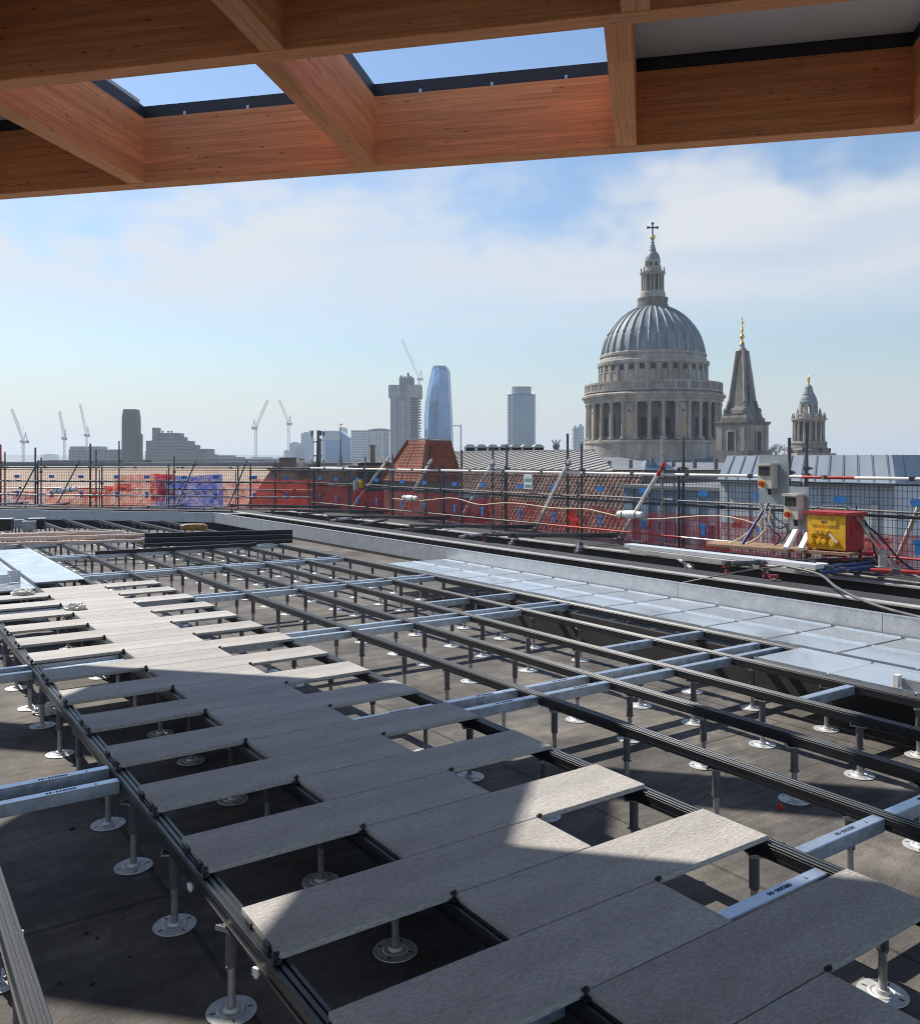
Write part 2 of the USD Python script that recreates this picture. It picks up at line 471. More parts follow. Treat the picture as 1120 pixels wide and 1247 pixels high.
M("city_floor", (0.16, 0.16, 0.155), 0.9, var=0.3, scale=0.02)
M("hill_green", (0.07, 0.09, 0.06), 0.95, var=0.3, scale=0.004)


def glass_grid(name, col, line, w, h, rough=0.12, thick=0.03):
    raw(name, {"g": ("geometry", {}), "s": ("separate_xyz", {}), "ad": ("math", {"math_type": "add"}), "c": ("combine_xyz", {}),
               "br": ("brick_texture", {"offset": 0.0, "scale": 1.0, "mortar_size": thick * h, "brick_width": w, "row_height": h, "bias": 0.0,
                                        "color1": np.array(col) * 0.8, "color2": np.array(col) * 1.25, "mortar": line}),
               "p": ("principled_bsdf", {"roughness": rough, "metallic": 0.55, "specular_ior_level": 0.8})},
        [("g.position", "s.vector"), ("s.x", "ad.value1"), ("s.y", "ad.value2"), ("ad.value", "c.x"), ("s.z", "c.y"), ("c.vector", "br.vector"), ("br.color", "p.base_color")],
        surface="p.BSDF")


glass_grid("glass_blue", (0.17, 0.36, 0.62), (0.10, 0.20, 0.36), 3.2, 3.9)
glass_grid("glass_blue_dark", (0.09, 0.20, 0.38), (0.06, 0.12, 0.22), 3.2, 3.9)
glass_grid("glass_tower", (0.10, 0.17, 0.26), (0.24, 0.28, 0.32), 3.0, 3.4, thick=0.12)
glass_grid("glass_office", (0.18, 0.24, 0.30), (0.42, 0.45, 0.47), 3.0, 3.4, thick=0.18)
glass_grid("block_windows", (0.07, 0.08, 0.09), (0.24, 0.22, 0.19), 2.6, 3.4, rough=0.4, thick=0.32)


def netting(name, col, cover):
    raw(name, {"g": ("geometry", {}), "mp": ("mapping", {"scale": (1, 1, 1)}), "n": ("noise_texture", {"scale": 5.0, "detail": 4.0, "roughness": 0.75}),
               "v": ("noise_texture", {"scale": 70.0, "detail": 1.0}),
               "a": ("math", {"math_type": "multiply_add", "value2": 1.9, "value3": cover - 1.45}),
               "b": ("math", {"math_type": "multiply_add", "value2": 1.0, "use_clamp": True}),
               "d": ("diffuse_bsdf", {"color": col}), "t": ("translucent_bsdf", {"color": np.array(col) * 1.1}), "dt": ("mix_closure", {"fac": 0.5}),
               "tr": ("transparent_bsdf", {}), "m": ("mix_closure", {})},
        [("g.position", "mp.vector"), ("mp.vector", "n.vector"), ("mp.vector", "v.vector"), ("n.fac", "a.value1"), ("v.fac", "b.value1"), ("a.value", "b.value3"),
         ("d.BSDF", "dt.closure1"), ("t.BSDF", "dt.closure2"), ("b.value", "m.fac"), ("tr.BSDF", "m.closure1"), ("dt.closure", "m.closure2")], surface="m.closure")


netting("net_red", (0.70, 0.06, 0.045), 0.50)
netting("net_red_thick", (0.75, 0.05, 0.035), 0.66)
netting("net_blue", (0.03, 0.085, 0.48), 0.72)
netting("net_violet", (0.22, 0.09, 0.36), 0.36)

# membrane: brown grey felt, sheets, scuffs, dusty marks
raw("roof_felt", {
    "g": ("geometry", {}), "rot": ("vector_rotate", {"rotate_type": "z_axis", "angle": -TH}),
    "n1": ("noise_texture", {"scale": 1.3, "detail": 4.0, "roughness": 0.68}),
    "mp": ("mapping", {"scale": (2.2, 6.0, 1.0)}), "n2": ("noise_texture", {"scale": 1.6, "detail": 3.0, "roughness": 0.7, "distortion": 0.6}),
    "r1": ("rgb_ramp", {"ramp": [(0.3, (0.058, 0.054, 0.050)), (0.5, (0.115, 0.108, 0.099)), (0.72, (0.22, 0.20, 0.176))]}),
    "m2": ("map_range", {"from_min": 0.3, "from_max": 0.7, "to_min": 0.72, "to_max": 1.3, "clamp": True}), "c2": ("combine_xyz", {}),
    "x": ("mix_color", {"blend_type": "multiply", "fac": 1.0, "use_clamp": False}),
    "br": ("brick_texture", {"offset": 0.37, "scale": 1.0, "mortar_size": 0.005, "mortar_smooth": 0.3, "brick_width": 0.42, "row_height": 0.085, "bias": 0.0,
                             "color1": (0.9, 0.9, 0.9), "color2": (1.06, 1.06, 1.06), "mortar": (1.9, 1.85, 1.8)}),
    "nb": ("noise_texture", {"scale": 0.55, "detail": 2.0}), "mb": ("map_range", {"from_min": 0.5, "from_max": 0.62, "to_min": 0.0, "to_max": 0.4, "clamp": True}),
    "y": ("mix_color", {"blend_type": "multiply", "use_clamp": False}),
    "se": ("brick_texture", {"offset": 0.5, "scale": 1.0, "mortar_size": 0.012, "mortar_smooth": 0.2, "brick_width": 7.0, "row_height": 1.0, "bias": 0.0,
                             "color1": (1, 1, 1), "color2": (1, 1, 1), "mortar": (0.55, 0.55, 0.55)}),
    "sw": ("vector_rotate", {"rotate_type": "z_axis", "angle": math.pi / 2}),
    "yy": ("mix_color", {"blend_type": "multiply", "fac": 1.0, "use_clamp": False}),
    "nf": ("noise_texture", {"scale": 60.0, "detail": 2.0, "roughness": 0.7}), "b": ("bump", {"strength": 0.5, "distance": 0.01}),
    "p": ("principled_bsdf", {"roughness": 0.8, "specular_ior_level": 0.3})},
    [("g.position", "rot.vector"), ("rot.vector", "n1.vector"), ("n1.fac", "r1.fac"), ("rot.vector", "mp.vector"), ("mp.vector", "n2.vector"),
     ("n2.fac", "m2.value"), ("m2.result", "c2.x"), ("m2.result", "c2.y"), ("m2.result", "c2.z"), ("r1.color", "x.a"), ("c2.vector", "x.b"),
     ("rot.vector", "br.vector"), ("rot.vector", "nb.vector"), ("nb.fac", "mb.value"), ("mb.result", "y.fac"), ("x.result", "y.a"), ("br.color", "y.b"),
     ("rot.vector", "sw.vector"), ("sw.vector", "se.vector"), ("y.result", "yy.a"), ("se.color", "yy.b"), ("yy.result", "p.base_color"),
     ("rot.vector", "nf.vector"), ("nf.fac", "b.height"), ("b.normal", "p.normal")], surface="p.BSDF")
#@@PART2
# ---------------------------------------------------------------- ground, roof, canopy
RAIL0, STEP = 0.952, 0.593
Z_TOP = 0.361            # walking surface
Z_RAIL = 0.341           # top of the rails
Z_RB = 0.283             # underside of the rails


def meet(u, q):
    """Where the line u = const (deck) meets q = const (canopy)."""
    A = np.array([[cu, su], [-sp, cp]])
    return np.linalg.solve(A, np.array([u, q]))


b = B()
g = 26000.0
b.prism([(-g, -g), (g, -g), (g, g), (-g, g)], -36.0, -35.0)
solo("city_ground", b, "city_floor", kind="structure")

far = meet(12.0, 25.6)
bl = CW(-34, 25.6)
roof_poly = [W(12.0, -14)[:2], far, bl[:2], CW(-34, -12)[:2]]
b = B()
b.prism(roof_poly, -0.35, 0.0)
solo("roof_membrane", b, "roof_felt", kind="structure")
b = B()
b.prism([np.array(q) * 0.995 for q in roof_poly], -34.9, -0.352)
solo("building_below", b, "block_windows", "pale office building carrying the roof terrace under construction", "building")

# distant hills
b = B()
xs = np.linspace(-9000, 9000, 160)
rid = 30 + 45 * meshkit.fbm(np.c_[xs / 1500, xs * 0, xs * 0], 5, 3) - 18
prof = np.c_[xs, 7200 + 400 * np.sin(xs / 2100)]
n = len(xs)
v = np.vstack([np.c_[prof[:, 0], prof[:, 1] - 900, np.full(n, -36.0)], np.c_[prof, rid], np.c_[prof[:, 0], prof[:, 1] + 1800, np.full(n, -36.0)]])
f = [[r * n + i, r * n + i + 1, (r + 1) * n + i + 1, (r + 1) * n + i] for r in range(2) for i in range(n - 1)]
b.add(v, f)
solo("distant_hills", b, "hill_green", kind="structure", smooth=True)

# timber canopy
ZB, DEPTH, KERB = EYE + 2.444, 0.577, 0.105
ZT = ZB + DEPTH
mains = [(6.85, 7.0), (4.80, 4.935), (2.72, 2.87), (0.655, 0.805), (-1.41, -1.26), (-3.48, -3.33)]
sec0 = -2.31 * 1.0
secs = {k: (-4.50 + (k - 1) * 2.127, -4.343 + (k - 1) * 2.127) for k in range(-2, 6)}
P0, P1 = secs[-2][0] - 0.4, secs[5][1] + 0.4
can = thing("timber_canopy", "orange glued timber canopy grid with square openings overhead", "canopy", base=(0, 0, ZB), frame="canopy")
for (q0, q1) in mains:
    b = B()
    b.bar((P0, (q0 + q1) / 2, (ZB + ZT) / 2), (P1, (q0 + q1) / 2, (ZB + ZT) / 2), q1 - q0, DEPTH, 0.004)
    part(can, "main_beam", b, "glulam_along")
OPEN = {(0, -1), (0, 1), (0, 2), (1, 0)}
for r in range(len(mains) - 1):
    q0, q1 = mains[r + 1][1], mains[r][0]
    for k in range(-2, 6):
        s0, s1 = secs[k][0] + 0.1 * (r == 1), secs[k][1] + 0.1 * (r == 1)
        b = B()
        b.bar(((s0 + s1) / 2, q0 + 0.001, (ZB + ZT) / 2 + 0.002), ((s0 + s1) / 2, q1 - 0.001, (ZB + ZT) / 2 + 0.002), s1 - s0, DEPTH - 0.004, 0.004)
        part(can, "cross_beam", b, "glulam_across")
        if k < 5:
            a0, a1 = s1 - 0.008, secs[k + 1][0] + 0.008 + 0.1 * (r == 1)
            c0, c1 = q0 - 0.008, q1 + 0.008
            zk0, zk1 = ZT + 0.002, ZT + KERB
            b = B()
            b.span((a0 - 0.05, c0 - 0.05, zk0), (a1 + 0.05, c0, zk1))
            b.span((a0 - 0.05, c1, zk0), (a1 + 0.05, c1 + 0.05, zk1))
            b.span((a0 - 0.05, c0 + 0.001, zk0), (a0, c1 - 0.001, zk1))
            b.span((a1, c0 + 0.001, zk0), (a1 + 0.05, c1 - 0.001, zk1))
            part(can, "opening_kerb", b, "black_kerb")
            if (r, k) in ((0, 1), (0, 2)):
                for j in range(3):
                    b = B()
                    x = a0 + (a1 - a0) * (0.2 + 0.3 * j)
                    b.box((x, c1 - 0.004, ZT + 0.012), (0.02, 0.012, 0.03))
                    part(can, "fixing_bracket", b, "galvanised")
            if (r, k) not in OPEN:
                b = B()
                b.span((a0 - 0.06, c0 - 0.06, zk1 + 0.002), (a1 + 0.06, c1 + 0.06, zk1 + 0.09))
                part(can, "ceiling_panel", b, "ceiling_paint")

# ---------------------------------------------------------------- raised deck: rails, beams, pedestals, planks, trays
NK = list(range(-2, 9))
rail_u = {k: RAIL0 + STEP * k for k in NK}
CENT = [-0.55, 1.78, 4.075, 6.45, 8.85, 11.25, 13.65, 16.05, 18.45, 20.85, 23.25]
ROW0, ROWP, NROW = 1.053, 0.3035, 30
rows = [(k, ROW0 + ROWP * k) for k in range(-2, NROW)]


def v_end(u, q=18.15):
    return (q - u * (-sp * cu + cp * su)) / (sp * su + cp * cu)


def rail_mesh(u, v0, v1):
    b = B()
    zc = (Z_RB + Z_RAIL - 0.007) / 2
    b.bar((u, v0, zc), (u, v1, zc), 0.056, Z_RAIL - 0.007 - Z_RB, 0.004)
    for dx, w in ((-0.021, 0.012), (0.0, 0.014), (0.021, 0.012)):
        b.bar((u + dx, v0 + 0.001, Z_RAIL - 0.006), (u + dx, v1 - 0.001, Z_RAIL - 0.006), w, 0.011, 0.0015)
    b.bar((u - 0.0295, v0 + 0.001, Z_RB + 0.012), (u - 0.0295, v1 - 0.001, Z_RB + 0.012), 0.005, 0.012)
    b.bar((u + 0.0295, v0 + 0.001, Z_RB + 0.012), (u + 0.0295, v1 - 0.001, Z_RB + 0.012), 0.005, 0.012)
    return b


for i, k in enumerate(NK):
    u = rail_u[k]
    v1 = v_end(u)
    side = {-2: "leftmost of all, just left of the camera", -1: "in the bottom left corner, beside no planks"}.get(k)
    lab = f"long black grooved deck rail, {side}" if side else (
        "long black grooved rail under the left ends of the planks" if k == 0 else
        "black grooved rail under the right-hand tips of the planks" if k == 3 else
        "black rail seen in the left notches between planks" if k == 1 else
        "black rail seen in the right notches between planks" if k == 2 else
        "black rail along the left edge of the silver trays" if k == 8 else
        f"bare black grooved rail, {nth(k - 4)} to the right of the planks")
    t = thing("deck_rail", lab, "rail", "parallel deck rails", (u, 0, Z_RB), "deck")
    part(t, "rail_body", rail_mesh(u, -1.6, v1), "rail_black")
    if k in (0, 1, 2, 3):
        for r, bv in rows:
            odd = r % 2 == 1
            if (k == 0 and not odd) or (k == 1 and not odd) or (k == 2 and odd):
                c = B()
                du = {0: -0.012, 1: -0.006, 2: 0.006, 3: 0.012}[k]
                c.box((u + du, bv - 0.001, Z_TOP - 0.004), (0.010, 0.003, 0.030))
                c.box((u + du, bv - 0.001, Z_TOP - 0.0165), (0.03, 0.03, 0.006))
                c.box((u + du, bv - 0.001, Z_TOP + 0.003), (0.016, 0.015, 0.009))
                c.box((u + du + 0.004, bv - 0.004, Z_TOP + 0.009), (0.007, 0.010, 0.007), 0.5)
                part(t, "spacer_clip", c, "black_plastic")
                for dv in (0.08, 0.22):
                    if (k == 0 and not odd) or (k == 3 and odd) or (k == 1 and odd) or (k == 2 and not odd):
                        c = B()
                        sgn = -1 if k in (0, 1) else 1
                        c.box((u + sgn * 0.005, bv + dv, Z_TOP - 0.012), (0.007, 0.04, 0.018))
                        part(t, "edge_clip", c, "black_plastic")
    if k in (-1, 0, -2):
        for j, vv in enumerate((1.32, 1.72, 2.35, 2.95)):
            c = B()
            c.box((u + (0.035 if k == -1 else -0.035), vv, Z_RB + 0.0), (0.010, 0.022, 0.022), 0.5)
            c.box((u + (0.034 if k == -1 else -0.034), vv + 0.006, Z_RB - 0.014), (0.006, 0.012, 0.016), 0.2)
            part(t, "packer", c, "white_plastic")

# adjustable pedestals
PED = proto("pedestal")
b = B()
b.lathe([(0.0, 0.001), (0.076, 0.001), (0.079, 0.003), (0.078, 0.0055), (0.046, 0.0065), (0.042, 0.010), (0.036, 0.010), (0.033, 0.0075), (0.026, 0.009), (0.022, 0.02), (0.0, 0.022)], 40)
part(PED, "base_plate", b, "pedestal_disc", smooth=35)
b = B()
b.tube((0, 0, 0.012), (0, 0, 0.19), 0.0135, 14)
part(PED, "stem", b, "pedestal_steel", smooth=40)
b = B()
b.tube((0, 0, 0.145), (0, 0, 0.272), 0.019, 14)
b.box((0.021, 0, 0.15), (0.012, 0.006, 0.006))
b.box((-0.021, 0, 0.15), (0.012, 0.006, 0.006))
part(PED, "sleeve", b, "dark_sleeve", smooth=40)
b = B()
b.box((0, 0, 0.2765), (0.086, 0.06, 0.006))
b.box((-0.040, 0, 0.2815), (0.004, 0.058, 0.014))
b.box((0.040, 0, 0.2815), (0.004, 0.058, 0.014))
part(PED, "head_plate", b, "pedestal_steel")
for a in range(4):
    b = B()
    an = math.pi / 4 + a * math.pi / 2
    b.box((0.058 * math.cos(an), 0.058 * math.sin(an), 0.0062), (0.016, 0.005, 0.0024), an)
    part(PED, "fixing_slot", b, "dark_opening")

spots = []
for k in NK:
    u = rail_u[k]
    n = 0
    for c in CENT:
        for off in (-0.24, 0.24, 0.88, 1.48):
            v = c + off + random.uniform(-0.03, 0.03)
            if v > v_end(u) - 0.2:
                continue
            w = W(u, v)
            if w[1] < 0.9:
                continue
            x, y = 560 + F * w[0] / w[1], 560 + F * EYE / w[1]
            if x < -60 or x > 1180 or y > 1400:
                continue
            spots.append((np.hypot(w[0], w[1]), k, n, u, v))
            n += 1
spots.sort()
for d, k, n, u, v in spots[:300]:
    where = {-2: "leftmost rail", -1: "bottom left corner rail", 0: "rail at the planks' left ends", 1: "left notch rail", 2: "right notch rail", 3: "rail at the planks' right tips",
             8: "rail edging the silver trays"}.get(k, f"{nth(k - 4)} bare rail right of the planks")
    copy_of(PED, "rail_pedestal", W(u + random.uniform(-.006, .006), v, 0.0), random.uniform(0, 360), f"round-footed steel pedestal under the {where}, {nth(n)} from the front", "pedestal", "steel pedestals holding up the deck rails")
if len(spots) > 300:
    b = B()
    for d, k, n, u, v in spots[300:]:
        w = W(u, v)
        b.lathe([(0.0, 0.001), (0.078, 0.001), (0.078, 0.006), (0.0, 0.012)], 12, w)
        b.tube(w + [0, 0, 0.005], w + [0, 0, 0.276], 0.017, 8)
    solo("far_pedestals", b, "pedestal_steel", "far steel pedestals crowding under the rails by the far kerb", "pedestals", kind="stuff")

# cross beams
def beam_run(v, k0, k1, label, text=(), skip=()):
    t = thing("cross_beam", label, "beam", "galvanised cross beams between the rails", (rail_u[k0], v, 0.278), "deck")
    for k in range(k0, k1):
        if k in skip:
            continue
        b = B()
        ua, ub = rail_u[k] + 0.034, rail_u[k + 1] - 0.034
        b.bar((ua, v, 0.3055), (ub, v, 0.3055), 0.052, 0.055, 0.003, up=(0, 0, 1))
        seg = part(t, "beam_segment", b, "galvanised")
        if k in text:
            for word, at, hh in (("GRX355-50", 0.17, 0.0150), ("7", 0.085, 0.015)):
                m = meshkit.text_mesh(word, hh, 0.0012)
                vv = np.array(m.vertices)
                vv[:, 1] -= hh / 2
                ln = vv[:, 0].max()
                # read from the far side: turned half round
                px = ub - at - vv[:, 0] + 0.0
                py = v - vv[:, 1]
                m.vertices = np.c_[px, py, vv[:, 2] + 0.3331]
                part(seg, "stamped_letters", m, "letter_ink")
    return t


def where_v(i, near):
    names = ["nearest the camera, letters on top", "level with the lettered beam at the left edge", "crossing the middle of the bare rails", "behind the middle of the frame", "towards the far black bundle", "before the far kerb", "last before the far kerb"]
    return f"pale galvanised cross beam, {'front' if near else 'rear'} one of the pair {names[i]}"


for i, c in enumerate(CENT[1:8]):
    for near in (True, False):
        beam_run(c + (-0.048 if near else 0.085) if i == 0 else c + (-0.095 if near else 0.095), (0 if near else 3) if i == 0 else -2 if i in (1, 2) else 0, (3 if near else 7) if i == 0 else 8, where_v(i, near), (2, 3, -1, 4) if i < 2 else (), (0, 1) if i == 1 else ())
beam_run(4.72, 6, 8, "short pale cross beam alone beside the silver trays, nearer one")
beam_run(7.2, 6, 8, "short pale cross beam alone beside the silver trays, farther one")
beam_run(3.05, 6, 7, "short pale cross beam alone before the silver trays, at the right edge")

# planks
def plank_label(r):
    odd = r % 2 == 1
    n = (r + 2) // 2
    return ("grey stone-effect plank jutting right, " if odd else "grey stone-effect plank jutting left, ") + (f"{nth(n)} right-jutting one from the front" if odd else f"{nth(n)} left-jutting one from the front")


for r, bv in rows:
    odd = r % 2 == 1
    k0 = 1 if odd else 0
    ua, ub = rail_u[k0] + 0.003, rail_u[k0 + 2] - 0.003
    b = B()
    j = random.uniform(-0.0015, 0.0015)
    b.bar(((ua + j), bv + ROWP / 2, Z_TOP - 0.0098), (ub + j, bv + ROWP / 2, Z_TOP - 0.0098), ROWP - 0.0045, 0.0196, 0.0018)
    t = solo_label = thing("paving_plank", plank_label(r), "plank", "stone-effect planks laid in stagger", ((ua + ub) / 2, bv + ROWP / 2, Z_RAIL), "deck")
    part(t, "slab", b, "plank_stone")

# silver trays along the right-hand kerb
def tray(name, u0, u1, v0, v1, label, group, z=0.352, tilt=0.004, mat="tray_metal"):
    c = np.array([(u0 + u1) / 2, (v0 + v1) / 2, z])
    v = np.array([[x, y, zz] for zz in (-0.012, 0.0) for x, y in ((u0, v0), (u1, v0), (u1, v1), (u0, v1))])
    v[:, 2] += z + (v[:, 0] - c[0]) * random.uniform(-tilt, tilt) + (v[:, 1] - c[1]) * random.uniform(-tilt, tilt)
    f = [[4, 5, 6, 7], [3, 2, 1, 0], [0, 1, 5, 4], [1, 2, 6, 5], [2, 3, 7, 6], [3, 0, 4, 7]]
    t = thing(name, label, "tray", group, c, "deck")
    b = B()
    b.add(v, f)
    part(t, "sheet", b, mat)
    for (x0, y0, x1, y1) in ((u0, v0, u0, v1), (u1, v0, u1, v1)):
        b = B()
        b.bar((x0, y0 + 0.004, z - 0.003), (x1, y1 - 0.004, z - 0.003), 0.007, 0.026)
        part(t, "folded_edge", b, "white_plastic" if x0 == u0 and name == "silver_tray" and u0 > 6 else mat)
    return t


UI = rail_u[8]
mid = 6.17
for j in range(15):
    v0 = 4.16 + 0.593 * (j - 5)
    for col, (a, c) in enumerate(((UI + 0.036, mid - 0.004), (mid + 0.004, 6.652))):
        tray("silver_tray", a, c, v0 + 0.015, v0 + 0.578, f"flat silver metal tray, {'row along the kerb' if col else 'row along the rails'}, {nth(j)} from the right edge", "silver trays along the kerb")
for j in range(4):
    v0 = 3.25 - 0.57 * (j - 0)
    tray("silver_infill_tray", rail_u[7] + 0.034, UI - 0.034, v0 + 0.004, v0 + 0.565, f"silver tray laid between the last two rails, {nth(j)} from the far end", "silver trays between the last two rails", z=0.350)
t = thing("edge_channel", "short galvanised channel standing on the silver trays at the right edge", "channel", base=(rail_u[7] + 0.1, 2.3, 0.35), frame="deck")
b = B()
b.bar((rail_u[7] + 0.06, 2.78, 0.385), (rail_u[7] + 0.06, 1.2, 0.385), 0.004, 0.06)
b.bar((rail_u[7] + 0.075, 2.78, 0.416), (rail_u[7] + 0.075, 1.2, 0.416), 0.034, 0.003)
part(t, "channel_body", b, "upstand_metal")
b = B()
b.box((rail_u[7] + 0.05, 2.8, 0.40), (0.05, 0.03, 0.075))
part(t, "end_block", b, "white_plastic")

# two long silver sheets in the left background
tray("silver_sheet", rail_u[1] + 0.034, rail_u[2] - 0.034, 10.75, 14.95, "long shiny silver sheet beside the far planks, right one of two", "silver sheets by the far planks", z=0.354, tilt=0.001)
tray("silver_sheet", rail_u[0] + 0.034, rail_u[1] - 0.034, 10.25, 14.6, "long shiny silver sheet at the left edge, left one of two", "silver sheets by the far planks", z=0.354, tilt=0.001)
t = thing("steel_bracket", "small folded steel brackets standing on the left silver sheet", "bracket", base=W(1.2, 11.0, 0.36))
for (x, y, s) in ((5, 711, 1.0), (17, 709, 1.3)):
    p = PZ(x, y, 0.358)
    b = B()
    b.box(p + [0, 0, 0.05 * s], (0.10 * s, 0.006, 0.10 * s), 0.5)
    b.box(p + [0.05, 0.03, 0.04 * s], (0.006, 0.09 * s, 0.08 * s), 0.5)
    part(t, "plate", b, "galvanised")

# black skirt under the trays
b = B()
b.span((5.60, 0.4, -0.01), (5.66, 7.6, 0.262))
v, f = b.arrays()
m = B()
m.add(np.array([W(*q) for q in v]), f)
solo("membrane_step", m, "dark_membrane", "black membrane upstand in shade below the silver trays", "upstand")

# galvanised kerbs round the deck
def kerb(name, label, a, bdir, L, seg, z0, z1, first):
    """Folded plate of segments from point a along bdir."""
    t = thing(name, label, "kerb", None, (a[0], a[1], z0))
    s, end = 0.0, first
    while s < L:
        e = min(end, L)
        p0, p1 = a + bdir * (s + 0.003), a + bdir * (e - 0.003)
        b = B()
        b.bar((p0[0], p0[1], (z0 + z1) / 2), (p1[0], p1[1], (z0 + z1) / 2), 0.006, z1 - z0)
        nrm = np.array([bdir[1], -bdir[0]])
        q0, q1 = p0 + nrm * 0.02 * SIDE, p1 + nrm * 0.02 * SIDE
        b.bar((q0[0], q0[1], z1 + 0.002), (q1[0], q1[1], z1 + 0.002), 0.052, 0.0035)
        part(t, "kerb_plate", b, "upstand_metal")
        s, end = e, e + seg
    return t


SIDE = 1
a = W(6.675, 19.8)[:2]
d = W(0, -1)[:2]
SIDE = -1
kerb("metal_kerb", "long pale galvanised kerb plate running beside the silver trays", a, d, 22.5, 2.1, 0.285, 0.512, 1.35)
SIDE = 1
kerb("metal_kerb", "pale galvanised kerb plate closing the far left end of the deck", W(6.675, 19.8)[:2] + CW(-0.006, 0)[:2], CW(-1, 0)[:2], 13.0, 2.1, 0.285, 0.512, 2.0)
#@@PART3
# ---------------------------------------------------------------- roof edge behind the kerb
def deckbox(bld, lo, hi):
    t = B()
    t.span(lo, hi)
    v, f = t.arrays()
    bld.add(np.array([W(*q) for q in v]), f)
    return bld


def canbox(bld, lo, hi):
    t = B()
    t.span(lo, hi)
    v, f = t.arrays()
    bld.add(np.array([CW(q[0], q[1], q[2]) for q in v]), f)
    return bld


t = thing("roof_parapet", "low black parapet with pale metal top edge behind the galvanised kerb", "parapet", base=W(7.9, 6, 0))
part(t, "wall", deckbox(B(), (7.75, -4, -0.01), (8.15, 21.3, 0.41)), "dark_membrane")
part(t, "top_edge", deckbox(B(), (7.70, -4, 0.412), (7.83, 21.3, 0.428)), "lead_flashing")
part(t, "top_cover", deckbox(B(), (7.835, -4, 0.411), (8.2, 21.3, 0.424)), "dark_membrane")
t = thing("outer_ledge", "raised outer roof ledge with pale edge that carries the fence feet", "ledge", base=W(11, 6, 0))
part(t, "wall", deckbox(B(), (10.1, -4, -0.01), (11.9, 23.4, 0.24)), "dark_membrane")
part(t, "top_edge", deckbox(B(), (10.04, -4, 0.242), (10.22, 23.4, 0.262)), "lead_flashing")
t = thing("far_parapet", "low dark parapet behind the kerb at the far left", "parapet", base=CW(-15, 20, 0))
part(t, "wall", canbox(B(), (-26, 19.6, -0.01), (-9.6, 20.1, 0.40)), "dark_membrane")
part(t, "top_edge", canbox(B(), (-26, 19.52, 0.402), (-9.6, 19.7, 0.42)), "lead_flashing")
part(t, "outer_step", canbox(B(), (-26, 23.2, -0.01), (-9.6, 25.2, 0.24)), "dark_membrane")

# ---------------------------------------------------------------- fence of mesh panels
PW, PHT = 2.3, 1.17
FP = proto("mesh_barrier")
b = B()
for z in (0.02, PHT - 0.02):
    b.tube((0, 0, z), (PW, 0, z), 0.014, 6)
b.tube((0.01, 0, 0.02), (0.01, 0, PHT - 0.02), 0.014, 6)
b.tube((PW - 0.01, 0, 0.02), (PW - 0.01, 0, PHT - 0.02), 0.014, 6)
part(FP, "panel_frame", b, "scaffold_dark")
b = B()
for i in range(1, 36):
    x = PW * i / 36
    b.bar((x, 0, 0.03), (x, 0, PHT - 0.03), 0.0055, 0.0055)
for i in range(1, 12):
    z = PHT * i / 12
    b.bar((0.02, 0.006, z), (PW - 0.02, 0.006, z), 0.006, 0.006)
part(FP, "wire_grid", b, "mesh_wire", kind="stuff")
b = B()
b.tube((0.02, -0.02, 0.80), (PW - 0.02, -0.02, 0.80), 0.014, 6)
part(FP, "mid_rail", b, "scaffold_dark")
for x in (0.55, 1.62):
    for z, w, h in ((0.93, 0.20, 0.09), (0.42, 0.12, 0.07), (0.33, 0.07, 0.13)):
        b = B()
        if z != 0.33:
            pts = [(x + (w / 2 - h / 2) * sx + h / 2 * math.cos(a), z + h / 2 * math.sin(a)) for sx, a0 in ((1, -math.pi / 2), (-1, math.pi / 2)) for a in np.linspace(a0, a0 + math.pi, 7)]
            b.sweep([(p[0] - x, p[1] - z) for p in pts], (x, -0.014, z), (x, -0.03, z))
        else:
            b.box((x, -0.022, z), (w, 0.016, h))
        part(FP, "plastic_plaque", b, "mesh_plaque")

UF, QF = 11.1, 24.5
cor = meet(UF, QF)
vc = UV(np.r_[cor, 0])[1]
pc = CQ(np.r_[cor, 0])[0]
ZF = 0.27
# right-hand run: panels run towards the camera from the corner
i = 0
v = vc - 0.1
rightv = []
while v - PW > 3.0:
    copy_of(FP, "mesh_barrier", W(UF, v, ZF + random.uniform(-.01, .01)), 34.6 - 90, f"blue wire mesh safety panel on the right-hand roof edge, {nth(i)} from the far corner", "fence panel", "mesh panels along the right roof edge")
    rightv.append(v)
    v -= PW + 0.06
    i += 1
p = pc - 0.1
i = 0
leftp = []
while p > -30:
    copy_of(FP, "mesh_barrier", CW(p - PW, QF, ZF), -12.3, f"dark wire mesh safety panel along the far left roof edge, {nth(i)} from the corner", "fence panel", "mesh panels along the far roof edge")
    leftp.append(p)
    p -= PW + 0.06
    i += 1


def tubething(name, label, p0, p1, r=0.0242, mat="scaffold_steel", group=None, parts=None, cat="scaffold tube", couplers=()):
    p0, p1 = np.asarray(p0, float), np.asarray(p1, float)
    t = thing(name, label, cat, group, p0)
    if parts is None:
        part(t, "tube", B().tube(p0, p1, r, 10), mat, smooth=40)
    else:
        for a, c, m in parts:
            part(t, "tube", B().tube(p0 + (p1 - p0) * a, p0 + (p1 - p0) * c, r, 10), m, smooth=40)
    for s in couplers:
        q = p0 + (p1 - p0) * s
        b = B()
        b.box(q, (0.075, 0.075, 0.06), random.uniform(0, 1.5))
        b.box(q + [0.03, -0.03, 0.0], (0.03, 0.09, 0.03), random.uniform(0, 1.5))
        part(t, "coupler", b, "scaffold_dark")
    return t


